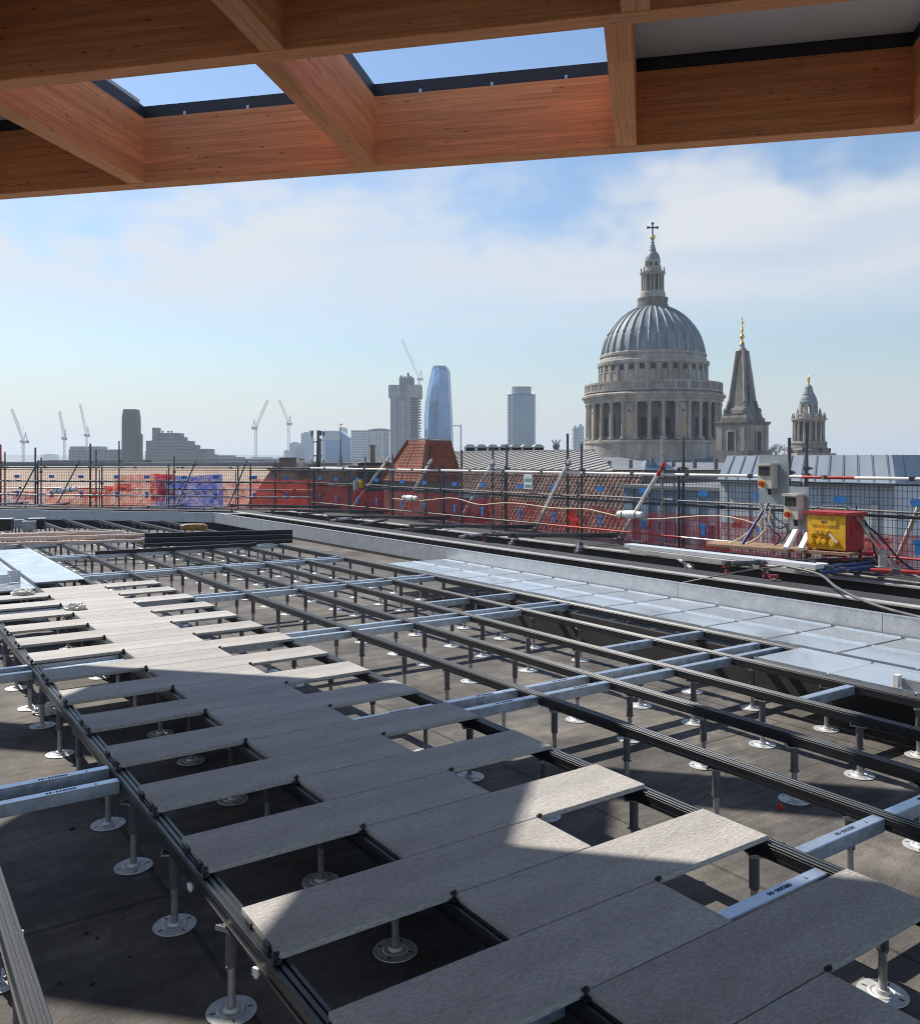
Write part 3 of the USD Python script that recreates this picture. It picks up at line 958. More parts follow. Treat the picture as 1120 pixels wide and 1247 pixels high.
ZR = ZF + PHT + 0.055
tubething("top_rail", "pale scaffold tube along the top of the right-hand mesh fence", W(UF - 0.03, vc, ZR), W(UF - 0.03, 4.0, ZR),
          parts=[(0, 0.62, "tube_white"), (0.62, 0.83, "tube_white"), (0.83, 0.87, "tube_red"), (0.87, 0.93, "tube_white"), (0.93, 1.0, "tube_blue")], couplers=np.linspace(0.05, 0.97, 16))
tubething("top_rail", "dark scaffold tube along the top of the far left mesh fence", CW(pc, QF - 0.03, ZR), CW(-30, QF - 0.03, ZR), mat="scaffold_dark", couplers=np.linspace(0.05, 0.7, 9))
tubething("mid_rail", "thin scaffold tube halfway up the far left mesh fence", CW(pc, QF - 0.06, ZF + 0.78), CW(-30, QF - 0.06, ZF + 0.78), mat="scaffold_dark")
tubething("low_rail", "partly red painted scaffold tube low on the right-hand mesh fence", W(UF - 0.06, vc, ZF + 0.2), W(UF - 0.06, 4.0, ZF + 0.2), r=0.017, parts=[(0, 0.55, "scaffold_dark"), (0.55, 0.72, "tube_red"), (0.72, 0.86, "scaffold_steel"), (0.86, 1, "tube_red")])
tubething("low_rail", "pale scaffold tube low on the far left mesh fence", CW(pc, QF - 0.06, ZF + 0.34), CW(-30, QF - 0.06, ZF + 0.34), mat="scaffold_steel")

for i, v in enumerate(rightv):
    tubething("fence_post", f"dark upright post between right-hand mesh panels, {nth(i)} from the far corner", W(UF + 0.06, v + 0.03, ZF - 0.03), W(UF + 0.06, v + 0.03, ZR + 0.12), mat="tube_blue" if i % 3 == 0 else "scaffold_dark", group="posts between the right-hand mesh panels", couplers=(0.55, 0.93))
for i, p in enumerate(leftp):
    tubething("fence_post", f"dark upright post between far left mesh panels, {nth(i)} from the corner", CW(p + 0.03, QF + 0.06, ZF - 0.03), CW(p + 0.03, QF + 0.06, ZR + 0.1), mat="scaffold_dark", group="posts between the far left mesh panels", couplers=(0.55, 0.93))
tubething("back_rail", "dark scaffold tube halfway up behind the right-hand mesh fence", W(UF + 0.12, vc, ZF + 0.72), W(UF + 0.12, 4.0, ZF + 0.72), mat="scaffold_dark", couplers=np.linspace(0.03, 0.97, 14))
tubething("back_rail", "pale scaffold tube halfway up behind the far left mesh fence", CW(pc, QF + 0.12, ZF + 0.55), CW(-30, QF + 0.12, ZF + 0.55), mat="scaffold_steel", couplers=np.linspace(0.03, 0.7, 8))
# standards that rise over the rail, from the photograph: (x, top y, dark?)
for i, (x, ty, m) in enumerate([(518, 541, "scaffold_dark"), (562, 548, "scaffold_dark"), (600, 544, "scaffold_dark"), (617, 541, "scaffold_dark"), (691, 528, "scaffold_dark"),
                                (708, 540, "scaffold_dark"), (806, 531, "scaffold_steel"), (832, 532, "scaffold_dark"), (961, 533, "scaffold_dark"), (982, 525, "scaffold_dark"),
                                (478, 553, "scaffold_dark"), (445, 556, "scaffold_dark")]):
    top = PU(x, ty, UF + 0.08)
    tubething("scaffold_standard", f"upright scaffold tube on the right-hand fence, {nth(sorted([518, 562, 600, 617, 691, 708, 806, 832, 961, 982, 478, 445]).index(x))} from the left", (top[0], top[1], ZF - 0.03), top, mat=m, group="upright tubes of the right-hand fence", couplers=(0.72,))
lx = [(1, 541), (6, 550), (43, 545), (50, 557), (110, 540), (117, 547), (145, 537), (212, 556), (335, 562), (305, 566)]
for x, ty in lx:
    top = PQ(x, ty, QF + 0.06)
    tubething("scaffold_standard", f"upright scaffold tube on the far left fence, {nth(sorted(q[0] for q in lx).index(x))} from the left", (top[0], top[1], ZF - 0.03), top, r=0.03 if x in (43, 110) else 0.0242,
              mat="tube_red" if x == 1 else "scaffold_dark", group="upright tubes of the far left fence", couplers=(0.7,))

# leaning braces and the tubes that hold their feet
br = [((426, 621), (474, 557)), ((487, 627), (525, 560)), ((559, 635), (602, 560)), ((650, 647), (694, 559)), ((753, 658), (809, 564)), ((1090, 686), (1135, 580))]
for i, (f0, t0) in enumerate(br):
    foot, top = PZ(f0[0], f0[1], 0.29), PU(t0[0], t0[1], UF - 0.10)
    tubething("leaning_brace", f"slanting scaffold brace against the right-hand fence, {nth(i)} from the left", foot, top, r=0.034,
              parts=[(0, 0.86, "tube_white"), (0.86, 1.0, "tube_red" if i == 4 else "tube_blue" if i == 5 else "tube_white")], group="slanting braces of the right-hand fence", couplers=(0.02, 0.93))
    vb = UV(foot)[1]
    for j, (dv, dz, ue) in enumerate(((-0.09, 0.075, 8.1), (0.12, 0.02, 8.7))):
        a, c = W(ue + random.uniform(-.15, .15), vb + dv + random.uniform(-.1, .1), 0.50 + dz * 0.6 - 0.02 * j), W(11.25, vb + dv, 0.33 + dz)
        t = tubething("ballast_tube", f"dark tube lying across the roof edge to the {nth(i)} brace from the left, {'upper' if j == 0 else 'lower'} one", a, c, mat="scaffold_dark", group="tubes lying across the roof edge", couplers=(0.02, 0.2, 0.93))
        if j == 0:
            b = B()
            q = a + (c - a) * 0.015
            b.box(q + [0, 0, -0.03], (0.07, 0.04, 0.04), 0.6)
            b.box(q + [0.01, 0, -0.12], (0.035, 0.03, 0.09), 0.2)
            part(t, "red_grip", b, "brace_grip")
for i in range(9):
    vv = 6.2 + 1.75 * i + random.uniform(-.3, .3)
    a, c = W(8.5 + random.uniform(-.3, .3), vv - 0.7, 0.35 + 0.03 * (i % 3)), W(10.3, vv + random.uniform(0.2, 1.6), 0.31)
    tubething("loose_tube", f"loose scaffold tube lying behind the low parapet, {nth(i)} from the right", a, c, mat=("scaffold_dark", "scaffold_steel", "scaffold_dark")[i % 3], group="loose tubes behind the parapet", couplers=(0.15, 0.8))
lb = [((-11.0), 0.2), (-13.1, 0.6), (-16.2, -0.4), (-18.6, 0.5)]
for i, (pp, s) in enumerate(lb):
    tubething("ballast_tube", f"grey tube lying from the far left fence to the parapet, {nth(i)} from the right", CW(pp, 19.9, 0.50), CW(pp - 1.4 + s, 24.2, 0.36), mat="scaffold_steel", group="tubes lying at the far left edge", couplers=(0.03, 0.3, 0.9))
    tubething("leaning_brace", f"slanting brace of the far left fence, {nth(i)} from the right", CW(pp - 1.4 + s, 23.6, 0.33), CW(pp - 1.2 + s, QF - 0.08, 1.72), mat="scaffold_dark", group="slanting braces of the far left fence", couplers=(0.04, 0.9))

# nets hung behind the mesh
def net(name, label, a, c, z0, z1, mat, seed, group=None, sag=0.10):
    """A hung sheet from point a to point c (plan), rippled, with sagging upper edge."""
    a, c = np.asarray(a[:2], float), np.asarray(c[:2], float)
    L = np.linalg.norm(c - a)
    n, m = max(6, int(L / 0.12)), 9
    t = (c - a) / L
    nr = np.array([-t[1], t[0]])
    s = np.linspace(0, 1, n)
    h = np.linspace(0, 1, m)
    S, H = np.meshgrid(s, h, indexing="ij")
    wob = meshkit.fbm(np.stack([S * L * 1.3, H * 2.2, 0 * S + seed], -1), 4, seed) - 0.5
    sagv = sag * (meshkit.fbm(np.stack([S * L * 0.9, 0 * S, 0 * S + seed * 3.1], -1), 4, seed + 1) * 2.2 - 0.7)
    top = z1 - sagv * H
    xy = a + (S * L)[..., None] * t + (wob * 0.22)[..., None] * nr
    v = np.dstack([xy, z0 + (top - z0) * H]).reshape(-1, 3)
    i, j = np.meshgrid(np.arange(n - 1), np.arange(m - 1), indexing="ij")
    f = np.stack([i * m + j, (i + 1) * m + j, (i + 1) * m + j + 1, i * m + j + 1], -1).reshape(-1, 4)
    bb = B()
    bb.add(v, f)
    base = (*((a + c) / 2), z0)
    return solo(name, bb, mat, label, "netting", group, base, smooth=True)


vs = list(np.arange(4.2, vc, 2.36)) + [vc]
for i in range(len(vs) - 1):
    z1 = ZF + (0.52, 0.5, 0.6, 0.62, 0.66, 0.72, 0.7, 0.78, 0.85, 0.9)[min(i, 9)]
    net("debris_net", f"red debris netting low behind the right-hand mesh fence, {nth(i)} stretch from the right", W(UF + 0.1, vs[i]), W(UF + 0.1, vs[i + 1]), ZF - 0.02, z1, "net_red", 11 + i, "red nets behind the right-hand fence")
ps = [pc, -11.9, -12.9, -15.2, -16.7, -19.2, -21.8, -24.5, -27]
for i in range(len(ps) - 1):
    mt = ("net_red", "net_red", "net_blue", "net_red", "net_red", "net_violet", "net_red", "net_red")[i]
    hh = (0.9, 0.75, 1.02, 1.05, 0.62, 0.42, 0.55, 0.6)[i]
    col = {"net_red": "red", "net_blue": "bright blue", "net_violet": "dull violet"}[mt]
    net("debris_net", f"{col} debris netting behind the far left mesh fence, {nth(i)} stretch from the corner", CW(ps[i], QF + 0.1), CW(ps[i + 1], QF + 0.1), ZF - 0.02, ZF + hh, mt, 31 + i, "nets behind the far left fence")
# brighter bunched folds of netting
for i, (x, y, w, hh) in enumerate([(805, 668, 0.9, 0.25), (700, 632, 0.35, 0.35), (905, 636, 0.5, 0.2), (872, 668, 0.5, 0.25), (1062, 664, 0.5, 0.25)]):
    p0 = PU(x, y, UF + 0.03)
    vv = UV(p0)[1]
    net("net_fold", f"bunched fold of red netting at the foot of the right-hand fence, {nth([700, 805, 872, 905, 1062].index(x))} from the left", W(UF + 0.03, vv - w / 2), W(UF + 0.03, vv + w / 2), max(0.28, p0[2] - hh / 2), p0[2] + hh / 2, "net_red_thick", 51 + i, "bunched red net folds on the right", 0.05)
for i, (x, y, w, hh) in enumerate([(28, 603, 0.9, 0.3), (112, 602, 0.8, 0.25), (136, 596, 0.5, 0.3), (152, 593, 0.5, 0.3), (200, 580, 0.7, 0.22), (201, 600, 0.6, 0.25), (193, 597, 0.5, 0.7)]):
    p0 = PQ(x, y, QF + 0.03)
    pp = CQ(p0)[0]
    net("net_fold", f"bunched fold of red netting on the far left fence, {nth(i)} from the left", CW(pp - w / 2, QF + 0.03), CW(pp + w / 2, QF + 0.03), max(0.28, p0[2] - hh / 2), p0[2] + hh / 2, "net_red_thick", 71 + i, "bunched red net folds on the left", 0.05)

# things hung on the fence
def tag_sign():
    c = PU(643, 586.5, UF - 0.06)
    t = thing("safety_sign", "white notice with teal panel hanging on the right-hand mesh fence", "sign", None, c)
    n = np.array([-cu, -su, 0])
    tv = W(0, -1)

    def plate(b, s0, s1, z0, z1, d0, d1):
        pts = [c + tv * s + np.array([0, 0, z]) + n * d for d in (d0, d1) for s, z in ((s0, z0), (s1, z0), (s1, z1), (s0, z1))]
        return b.add(pts, [[0, 3, 2, 1], [4, 5, 6, 7], [0, 1, 5, 4], [1, 2, 6, 5], [2, 3, 7, 6], [3, 0, 4, 7]])
    part(t, "plate", plate(B(), -0.13, 0.13, -0.15, 0.15, 0, 0.006), "sign_white")
    part(t, "teal_band", plate(B(), -0.10, 0.11, 0.0, 0.06, 0.006, 0.009), "sign_teal")
    part(t, "teal_band", plate(B(), -0.10, 0.10, -0.115, -0.06, 0.006, 0.009), "sign_teal")
    part(t, "small_print", plate(B(), -0.07, 0.06, 0.085, 0.092, 0.006, 0.008), "board_grey")


tag_sign()


def roll(label, x0, y0, x1, y1, u, r, mat="sack_pale", q=None):
    a, c = (PU(x0, y0, u), PU(x1, y1, u)) if q is None else (PQ(x0, y0, q), PQ(x1, y1, q))
    d = c - a
    prof = []
    n = 14
    pts = [a + d * s for s in np.linspace(0, 1, n)]
    rad = [r * (0.75 + 0.25 * math.sin(math.pi * (i + 0.5) / n)) * random.uniform(0.93, 1.05) for i in range(n)]
    b = B()
    v, f = _tube(np.array(pts), np.array(rad), 12)
    b.add(v, f)
    b.sphere(pts[0], rad[0] * 0.98, 8)
    b.sphere(pts[-1], rad[-1] * 0.98, 8)
    t = thing("fabric_roll", label, "roll", None, a)
    part(t, "roll", b, mat, smooth=50)
    for s in (0.2, 0.8):
        part(t, "strap", B().tube(a + d * (s - 0.012), a + d * (s + 0.012), r * 1.04, 12), "cable_dark")


roll("white rolled sheet tied to the right-hand fence beside the fifth brace", 754, 626, 781, 627, UF - 0.14, 0.075)
roll("cream rolled sheet tied to the fence beside the second brace", 492, 606, 507, 607, UF - 0.14, 0.075, "sack_pale")
roll("white tube light tied low on the far left fence", 66, 598.5, 92, 595.5, 0, 0.085, "sack_pale", q=QF - 0.15)
t = thing("amber_lamp", "amber site lamp with silver case hanging on the fence near the first brace", "lamp", None, PU(437, 590, UF - 0.1))
c = PU(436, 591, UF - 0.1)
part(t, "silver_case", B().box(c + [-0.06, 0, 0], (0.11, 0.09, 0.26), 0.5), "board_grey")
part(t, "amber_lens", B().box(c + [0.08, 0, 0.04], (0.10, 0.09, 0.22), 0.5), "box_yellow")


def cable(label, pts, r, mat, name="cable"):
    pts = curve(pts, 40)
    return solo(name, B().path(pts - pts[0], r, 6).add(np.zeros((3, 3)), [[0, 1, 2]]) if False else B().path(pts, r, 6), mat, label, "cable", None, pts[0], smooth=True)


cable("cream cable looped along the right-hand mesh fence", [PU(x, y, UF - 0.12) for x, y in ((478, 607), (520, 609), (560, 608), (580, 614), (605, 613), (640, 614), (680, 619), (715, 620), (745, 627), (800, 632), (860, 628), (905, 633), (925, 640))], 0.010, "cable_cream")
cable("cream cable hanging from the grey switch board down to the boards", [PU(x, y, 10.3) for x, y in ((934, 612), (929, 628), (915, 645), (896, 658), (874, 665))], 0.010, "cable_cream")
cable("pale cable looping behind the grey switch board", [PU(x, y, 10.4) for x, y in ((938, 618), (934, 640), (922, 655), (906, 663), (890, 668))], 0.012, "cable_cream")
for i, pts in enumerate([((939, 622), (948, 634), (957, 640), (958, 650), (950, 660)), ((932, 630), (940, 646), (950, 655), (943, 664), (930, 668)), ((936, 625), (944, 641), (952, 643), (961, 637), (966, 645))]):
    cable(f"dark cable tangled under the grey switch board, {nth(i)} from the {'left' if i else 'top'}", [PU(x, y, 10.4 + 0.05 * i) for x, y in pts], 0.011, "cable_dark")
for i, pts in enumerate([((1040, 628), (1052, 640), (1062, 650), (1078, 670), (1092, 690), (1112, 700), (1135, 712)), ((1046, 634), (1056, 650), (1072, 672), (1085, 690), (1102, 703)), ((1052, 633), (1062, 655), (1064, 668), (1070, 684)),
                         ((1050, 637), (1070, 652), (1092, 678), (1125, 702))]):
    cable(f"{('grey', 'cream', 'dark', 'black')[i]} cable trailing right from the red power box", [PU(x, y, 10.2 + 0.06 * i) for x, y in pts], 0.013, ("scaffold_steel", "cable_cream", "cable_dark", "cable_dark")[i])
cable("thin cable curling over the red power box to the fence", [PU(x, y, 10.6) for x, y in ((988, 620), (1000, 617), (1018, 616), (1033, 620), (1040, 624), (1043, 615))], 0.009, "cable_dark")
cable("dark rope slanting from the boards down to the metal kerb", [PU(958, 690, 8.3), PU(990, 697, 8.2), PU(1014, 712, 7.7), PU(1050, 731, 7.3), W(6.62, 3.3, 0.53)], 0.014, "scaffold_dark", "rope")
cable("thin wire lying along the black parapet at the right", [PU(820, 712, 7.7), PU(870, 702, 7.75), PU(915, 694, 8.0), PU(955, 689, 8.2)], 0.009, "scaffold_dark", "rope")

# ---------------------------------------------------------------- power box, switch boards, boards and tubes on the right
def along(c, s, d, z):
    """Point at c + s along the fence to the right, d away from the camera, z up."""
    return c + W(0, -1) * s + W(1, 0) * d + np.array([0, 0, z])


def obox(c, s0, s1, d0, d1, z0, z1):
    pts = [along(c, s, d, z) for z in (z0, z1) for s, d in ((s0, d0), (s1, d0), (s1, d1), (s0, d1))]
    return B().add(pts, [[4, 5, 6, 7], [3, 2, 1, 0], [0, 1, 5, 4], [1, 2, 6, 5], [2, 3, 7, 6], [3, 0, 4, 7]])


c = PU(982, 673, 10.0)
t = thing("power_box", "red site power box with yellow socket front standing on legs", "power box", None, c)
sc = 1.0
w_, h_, d_ = 0.54, 0.44, 0.40
part(t, "body", obox(c, 0.0, w_, 0.012, d_, 0.06, 0.06 + h_), "box_red")
part(t, "lid", obox(c, -0.03, w_ + 0.03, -0.03, d_ + 0.04, 0.062 + h_, 0.10 + h_), "box_red")
part(t, "socket_front", obox(c, 0.015, w_ - 0.005, -0.004, 0.011, 0.065, 0.055 + h_), "box_yellow")
lp = part(t, "label_plate", obox(c, 0.075, w_ - 0.12, -0.014, -0.005, 0.37, 0.455), "box_yellow")
for s in (0.22, 0.245, 0.275):
    part(lp, "printed_mark", obox(c, s, s + 0.015, -0.016, -0.0145, 0.39, 0.43), "letter_ink")
for s, z, r in ((0.17, 0.285, 0.036), (0.235, 0.285, 0.036), (0.30, 0.28, 0.034), (0.10, 0.245, 0.03), (0.10, 0.17, 0.05), (0.20, 0.165, 0.038), (0.275, 0.165, 0.038), (0.39, 0.16, 0.052)):
    b = B()
    o = along(c, s, -0.005, z)
    b.tube(o, o + W(-1, 0) * 0.05, r, 12)
    b.tube(o + W(-1, 0) * 0.048, o + W(-1, 0) * 0.062, r * 0.7, 10)
    part(t, "socket", b, "box_yellow", smooth=40)
part(t, "socket_flap", B().bar(along(c, 0.36, -0.06, 0.27), along(c, 0.47, -0.075, 0.17), 0.02, 0.03), "timber_board")
for s in (0.02, w_ - 0.03):
    for d in (0.03, d_ - 0.03):
        b = obox(c, s - 0.018, s + 0.018, d - 0.018, d + 0.018, -0.06, 0.058)
        part(t, "leg", b, "box_red")
part(t, "side_vent", obox(c, w_ + 0.001, w_ + 0.006, 0.12, 0.4, 0.25, 0.4), "box_red")


def switch(t, c, s, z, k=1.0):
    part(t, "switch_case", obox(c, s, s + 0.21 * k, -0.14 * k, -0.004, z, z + 0.30 * k), "box_cream")
    part(t, "case_hood", obox(c, s - 0.01, s + 0.215 * k, -0.17 * k, -0.005, z + 0.302 * k, z + 0.33 * k), "box_cream")
    part(t, "dark_window", obox(c, s + 0.02 * k, s + 0.18 * k, -0.155 * k, -0.142 * k, z + 0.17 * k, z + 0.285 * k), "black_plastic")
    o = along(c, s + 0.07 * k, -0.14 * k, z + 0.06 * k)
    part(t, "yellow_ring", B().tube(o, o + W(-1, 0) * 0.012, 0.05 * k, 14), "box_yellow", smooth=40)
    part(t, "red_knob", B().tube(o + W(-1, 0) * 0.0125, o + W(-1, 0) * 0.05, 0.034 * k, 14), "box_red", smooth=40)
    part(t, "cable_gland", B().tube(along(c, s + 0.13 * k, -0.07 * k, z - 0.09), along(c, s + 0.13 * k, -0.07 * k, z - 0.001), 0.024, 10), "black_plastic")


c = PU(924, 613, 10.6)
t = thing("switch_board", "tall grey board with cream isolator switch standing above the fence", "switch board", None, c)
part(t, "board", obox(c, 0, 0.47, 0, 0.012, 0.0, 0.70), "board_grey")
part(t, "post", obox(c, 0.0, 0.035, 0.013, 0.04, -0.56, 0.6), "scaffold_steel")
part(t, "post", obox(c, 0.43, 0.465, 0.013, 0.04, -0.56, 0.6), "scaffold_steel")
switch(t, c, 0.09, 0.225, 1.07)
c2 = PU(961, 650, 10.3)
t = thing("switch_board", "lower grey board with second isolator switch beside the red power box", "switch board", None, c2)
part(t, "board", obox(c2, 0.0, 0.29, 0, 0.012, 0.05, 0.64), "board_grey")
part(t, "post", obox(c2, 0.02, 0.05, 0.013, 0.04, -0.2, 0.5), "scaffold_steel")
switch(t, c2, 0.012, 0.21, 1.02)
for i, (x0, y0, x1, y1) in enumerate([(957, 668, 969, 646), (975, 669, 984, 650)]):
    t = thing("white_strut", f"short white strut leaning under the lower switch board, {'left' if i == 0 else 'right'} one", "strut", "white struts under the lower switch board", PU(x0, y0, 9.85))
    part(t, "strut", B().bar(PU(x0, y0, 9.85), PU(x1, y1, 10.1), 0.07, 0.05, 0.004), "white_plastic")
tubething("slanting_tube", "grey tube slanting up to the tall switch board", PU(903, 664, 10.1), PU(935, 613, 10.5), mat="tube_blue")

# boards and channels lying there
def lying(name, label, p0, p1, w, h, mat, group=None, cat="board"):
    t = thing(name, label, cat, group, p0)
    part(t, name.split("_")[-1], B().bar(p0, p1, w, h, 0.003), mat)
    return t


lying("white_channel", "long white metal channel lying before the boards at the right", PZ(765, 664, 0.52), PZ(998, 690, 0.52), 0.17, 0.05, "panel_white", cat="channel")
lying("cream_channel", "cream metal length lying below the long white channel", PZ(770, 670, 0.46), PZ(972, 695, 0.46), 0.12, 0.06, "lead_flashing", cat="channel")
for i in range(3):
    lying("scaffold_board", f"brown scaffold board under the power box, {('front', 'middle', 'back')[i]} one", PU(866, 663 - 1.5 * i, 10.0 + 0.26 * i), PU(1040, 675 - 2 * i, 10.0 + 0.26 * i), 0.225, 0.038, "timber_brown", "scaffold boards under the power box")
for i, (a, c_, m, l) in enumerate([(PZ(842, 672, 0.45), PZ(1008, 688, 0.45), "scaffold_steel", "long pale tube under the brown boards"), (PZ(998, 692, 0.47), PZ(1072, 684, 0.47), "tube_blue", "dark blue tube at the right end of the white channel"),
                                   (PZ(1000, 697, 0.43), PZ(1078, 689, 0.43), "tube_blue", "second blue tube just below the first, right of the white channel"), (PZ(1005, 676, 0.5), PZ(1062, 674, 0.5), "tube_red", "dark red tube in front of the power box"),
                                   (PZ(1060, 694, 0.45), PZ(1160, 700, 0.45), "tube_red", "reddish tube at the right edge below the cables"), (PZ(780, 668, 0.35), PZ(1150, 715, 0.35), "scaffold_dark", "dark tube running along the roof edge at the right")]):
    tubething("lying_tube", l, a, c_, mat=m, couplers=(0.1, 0.9) if i in (0, 1) else (0.3,))
c = PZ(1074, 690, 0.45)
t = thing("base_jack", "grey scaffold base jack standing at the right among the cables", "jack", None, c)
part(t, "jack", B().tube(c, c + [0, 0, 0.2], 0.05, 12).box(c, (0.16, 0.16, 0.01)), "scaffold_steel")
for i, (x, y) in enumerate([(942, 702), (930, 690)]):
    c = PZ(x, y, 0.47)
    t = thing("red_clamp", f"red clamp hanging on the black parapet, {'lower' if i == 0 else 'upper'} one", "clamp", "red clamps at the parapet", c)
    part(t, "jaw", B().box(c, (0.10, 0.05, 0.035), 0.4), "brace_grip")
    part(t, "screw", B().box(c + [0, -0.02, -0.08], (0.035, 0.035, 0.09), 0.2), "brace_grip")

# ---------------------------------------------------------------- things lying on the deck
for i, (y0, dz, x1) in enumerate([(652, 0.0, 165), (656, 0.0, 172), (660, 0.0, 174), (652, 0.04, 150), (656, 0.04, 178), (648, 0.0, 130)]):
    a = PZ(-40, y0 + 2 + i * 0.5, Z_RAIL + 0.02)
    c = PZ(x1, y0 - 2.0, Z_RAIL + 0.02)
    a[2] += dz
    c[2] += dz
    lying("timber_batten", f"long pinkish timber batten lying on the far left rails, {('back', 'middle', 'front', 'upper back', 'upper front', 'rearmost')[i]} one", a, c, 0.06, 0.038, "timber_board", "pinkish battens on the far left rails", "batten")
k = 0
for lay, ys in enumerate(((664, 660.5, 657), (662, 658.5), (660.5,))):
    for y in ys:
        a, c = PZ(176, y, Z_RAIL + 0.03), PZ(356, y - 5.0, Z_RAIL + 0.03)
        a[2] += 0.062 * lay
        c[2] += 0.062 * lay
        t = thing("spare_rail", f"black spare rail in the bundle beyond the planks, {nth(k)} counting up from the front", "rail", "bundle of black spare rails", a)
        part(t, "rail", B().bar(a, c, 0.056, 0.056, 0.004), "rail_black")
        k += 1
a, c = PZ(116, 673.5, Z_RAIL + 0.03), PZ(312, 663, Z_RAIL + 0.03)
t = thing("single_spare_rail", "single long black rail lying in front of the bundle", "rail", None, a)
part(t, "rail", B().bar(a, c, 0.056, 0.056, 0.004), "black_plastic")
c = PZ(236, 645.5, Z_RAIL + 0.02)
bb = B()
m = trimesh.creation.icosphere(3, 1.0)
vv = np.array(m.vertices)
vv = np.sign(vv) * np.abs(vv) ** 0.6 * np.array([0.26, 0.14, 0.07]) * (1 + 0.25 * (meshkit.fbm(vv * 2.5 + 4, 4, 3)[:, None] - 0.5))
bb.add(vv + c + [0, 0, 0.06], m.faces)
solo("wrapped_parcel", bb, "parcel_brown", "brown shrink-wrapped parcel lying beyond the black rail bundle", "parcel", None, c, smooth=True)
for i, (x, y, s) in enumerate([(4, 646, 1.1), (36, 645, 0.8), (45, 644, 1.0), (22, 642, 0.7)]):
    c = PZ(x, y, Z_RAIL)
    t = thing("boxed_fixings", f"dark box of fixings standing on the far left rails, {nth(sorted([4, 36, 45, 22]).index(x))} from the left", "box", "boxes on the far left rails", c)
    part(t, "box", B().box(c + [0, 0, 0.1 * s], (0.3 * s, 0.25 * s, 0.2 * s), 0.3), "black_plastic" if i % 2 == 0 else "board_grey")
    part(t, "lid", B().box(c + [0, 0, 0.21 * s], (0.32 * s, 0.27 * s, 0.015), 0.3), "board_grey")


def crumple(label, x, y, z, s, seed):
    m = trimesh.creation.icosphere(4, 1.0)
    vv = np.array(m.vertices)
    d = meshkit.fbm(vv * 2.2 + seed, 5, seed)
    d2 = np.abs(meshkit.fbm(vv * 4.0 + seed, 3, seed + 5) - 0.5)
    vv = vv * (0.55 + 0.7 * d - 0.9 * d2)[:, None] * np.array([s, s * 0.7, s * 0.42])
    vv[:, 2] = np.maximum(vv[:, 2], -0.3 * s * 0.42)
    c = PZ(x, y, z)
    return solo("crumpled_film", B().add(vv + c + [0, 0, 0.12 * s], m.faces), "sack_pale", label, "plastic film", None, c, smooth=25)


crumple("white crumpled plastic film on the planks, right one", 92, 742, Z_TOP, 0.12, 3)
crumple("white crumpled plastic film on the planks, left one", 28, 724, Z_TOP, 0.13, 9)
crumple("crumpled clear film on the roof behind the left plank rail", 62, 868, 0.0, 0.13, 14)
c = PZ(949, 985, 0.0)
t = thing("red_plug", "small round red plug lying on the sunlit roof", "plug", None, c)
part(t, "cap", B().sphere(c + [0, 0, 0.014], 0.014, 10), "plug_red", smooth=True)
part(t, "rim", B().tube(c, c + [0, 0, 0.006], 0.015, 12), "plug_red")
for i, (x, y, r) in enumerate([(14, 1158, .010), (118, 1142, .008), (72, 1197, .008), (150, 1120, .006), (105, 1136, .010), (158, 1165, .007), (88, 1009, .016), (112, 1198, .009)]):
    c = PZ(x, y + 0.0, 0.003)
    solo("roof_crumb", B().sphere(c, r, 6, 0.5), "black_plastic", "small black crumb of felt on the shaded roof left of the planks", "crumb", "felt crumbs on the shaded roof", c)
#@@PART4
# ---------------------------------------------------------------- neighbouring roofs
def wallbox(b, lo, hi):
    return deckbox(b, lo, hi)


def facet(b, pts):
    """Flat polygon given in deck coordinates."""
    w = np.array([W(*p) for p in pts])
    return b.add(w, [[0, i, i + 1] for i in range(1, len(w) - 1)])


# long roof: old clay tiles below, seamed metal above
t = thing("tiled_building", "long building with mottled clay tile slope and seamed zinc roof beyond the right fence", "building", None, W(30, 45, -34))
VA, VB, VR = 30.2, 60.0, 38.1
b = B()
facet(b, [(28.0, VA, -2.6), (28.0, VB, -2.6), (28.0, VB, -34.9), (28.0, VA, -34.9)])
facet(b, [(28.0, VA - 2.6, -2.6), (28.0, VA - 2.6, -34.9), (36, VR, -34.9), (36, VR, 2.25), (30, VA, 1.15)])
facet(b, [(36.1, VR, 2.25), (36.1, VR, -34.9), (36.1, VB, -34.9), (36.1, VB, 2.25)])
part(t, "wall", b, "brick_brown")
nv, nu = 700, 24
vv_ = np.linspace(VA - 2.0, VB, nv)
ss = np.linspace(0, 1, nu * 4)
V2, S2 = np.meshgrid(vv_, ss, indexing="ij")
course = S2 * nu
lift = 0.04 * (1 - (course % 1.0)) + 0.09 * np.abs(np.sin(V2 * math.pi / 0.30 + 0.25 * np.floor(course)))
U2 = 28.0 + 2.0 * S2 - lift * 0.85
Z2 = -2.6 + 3.75 * S2 + lift * 0.5
pts = np.stack([cu * U2 - su * V2, su * U2 + cu * V2, Z2], -1).reshape(-1, 3)
i, j = np.meshgrid(np.arange(nv - 1), np.arange(len(ss) - 1), indexing="ij")
m_ = len(ss)
b = B()
b.add(pts, np.stack([i * m_ + j, i * m_ + j + 1, (i + 1) * m_ + j + 1, (i + 1) * m_ + j], -1).reshape(-1, 4))
tl = part(t, "clay_tiles", b, "clay_old", kind="stuff")
b = B()
for v0, v1 in ((VA, 45.5), (45.5, VB)):
    facet(b, [(30, v0, 1.2), (36, v0 if v0 > VA else VR, 2.3), (36, v1, 2.3), (30, v1, 1.2)])
zr = part(t, "zinc_roof", b, "zinc")
v = VA + 0.3
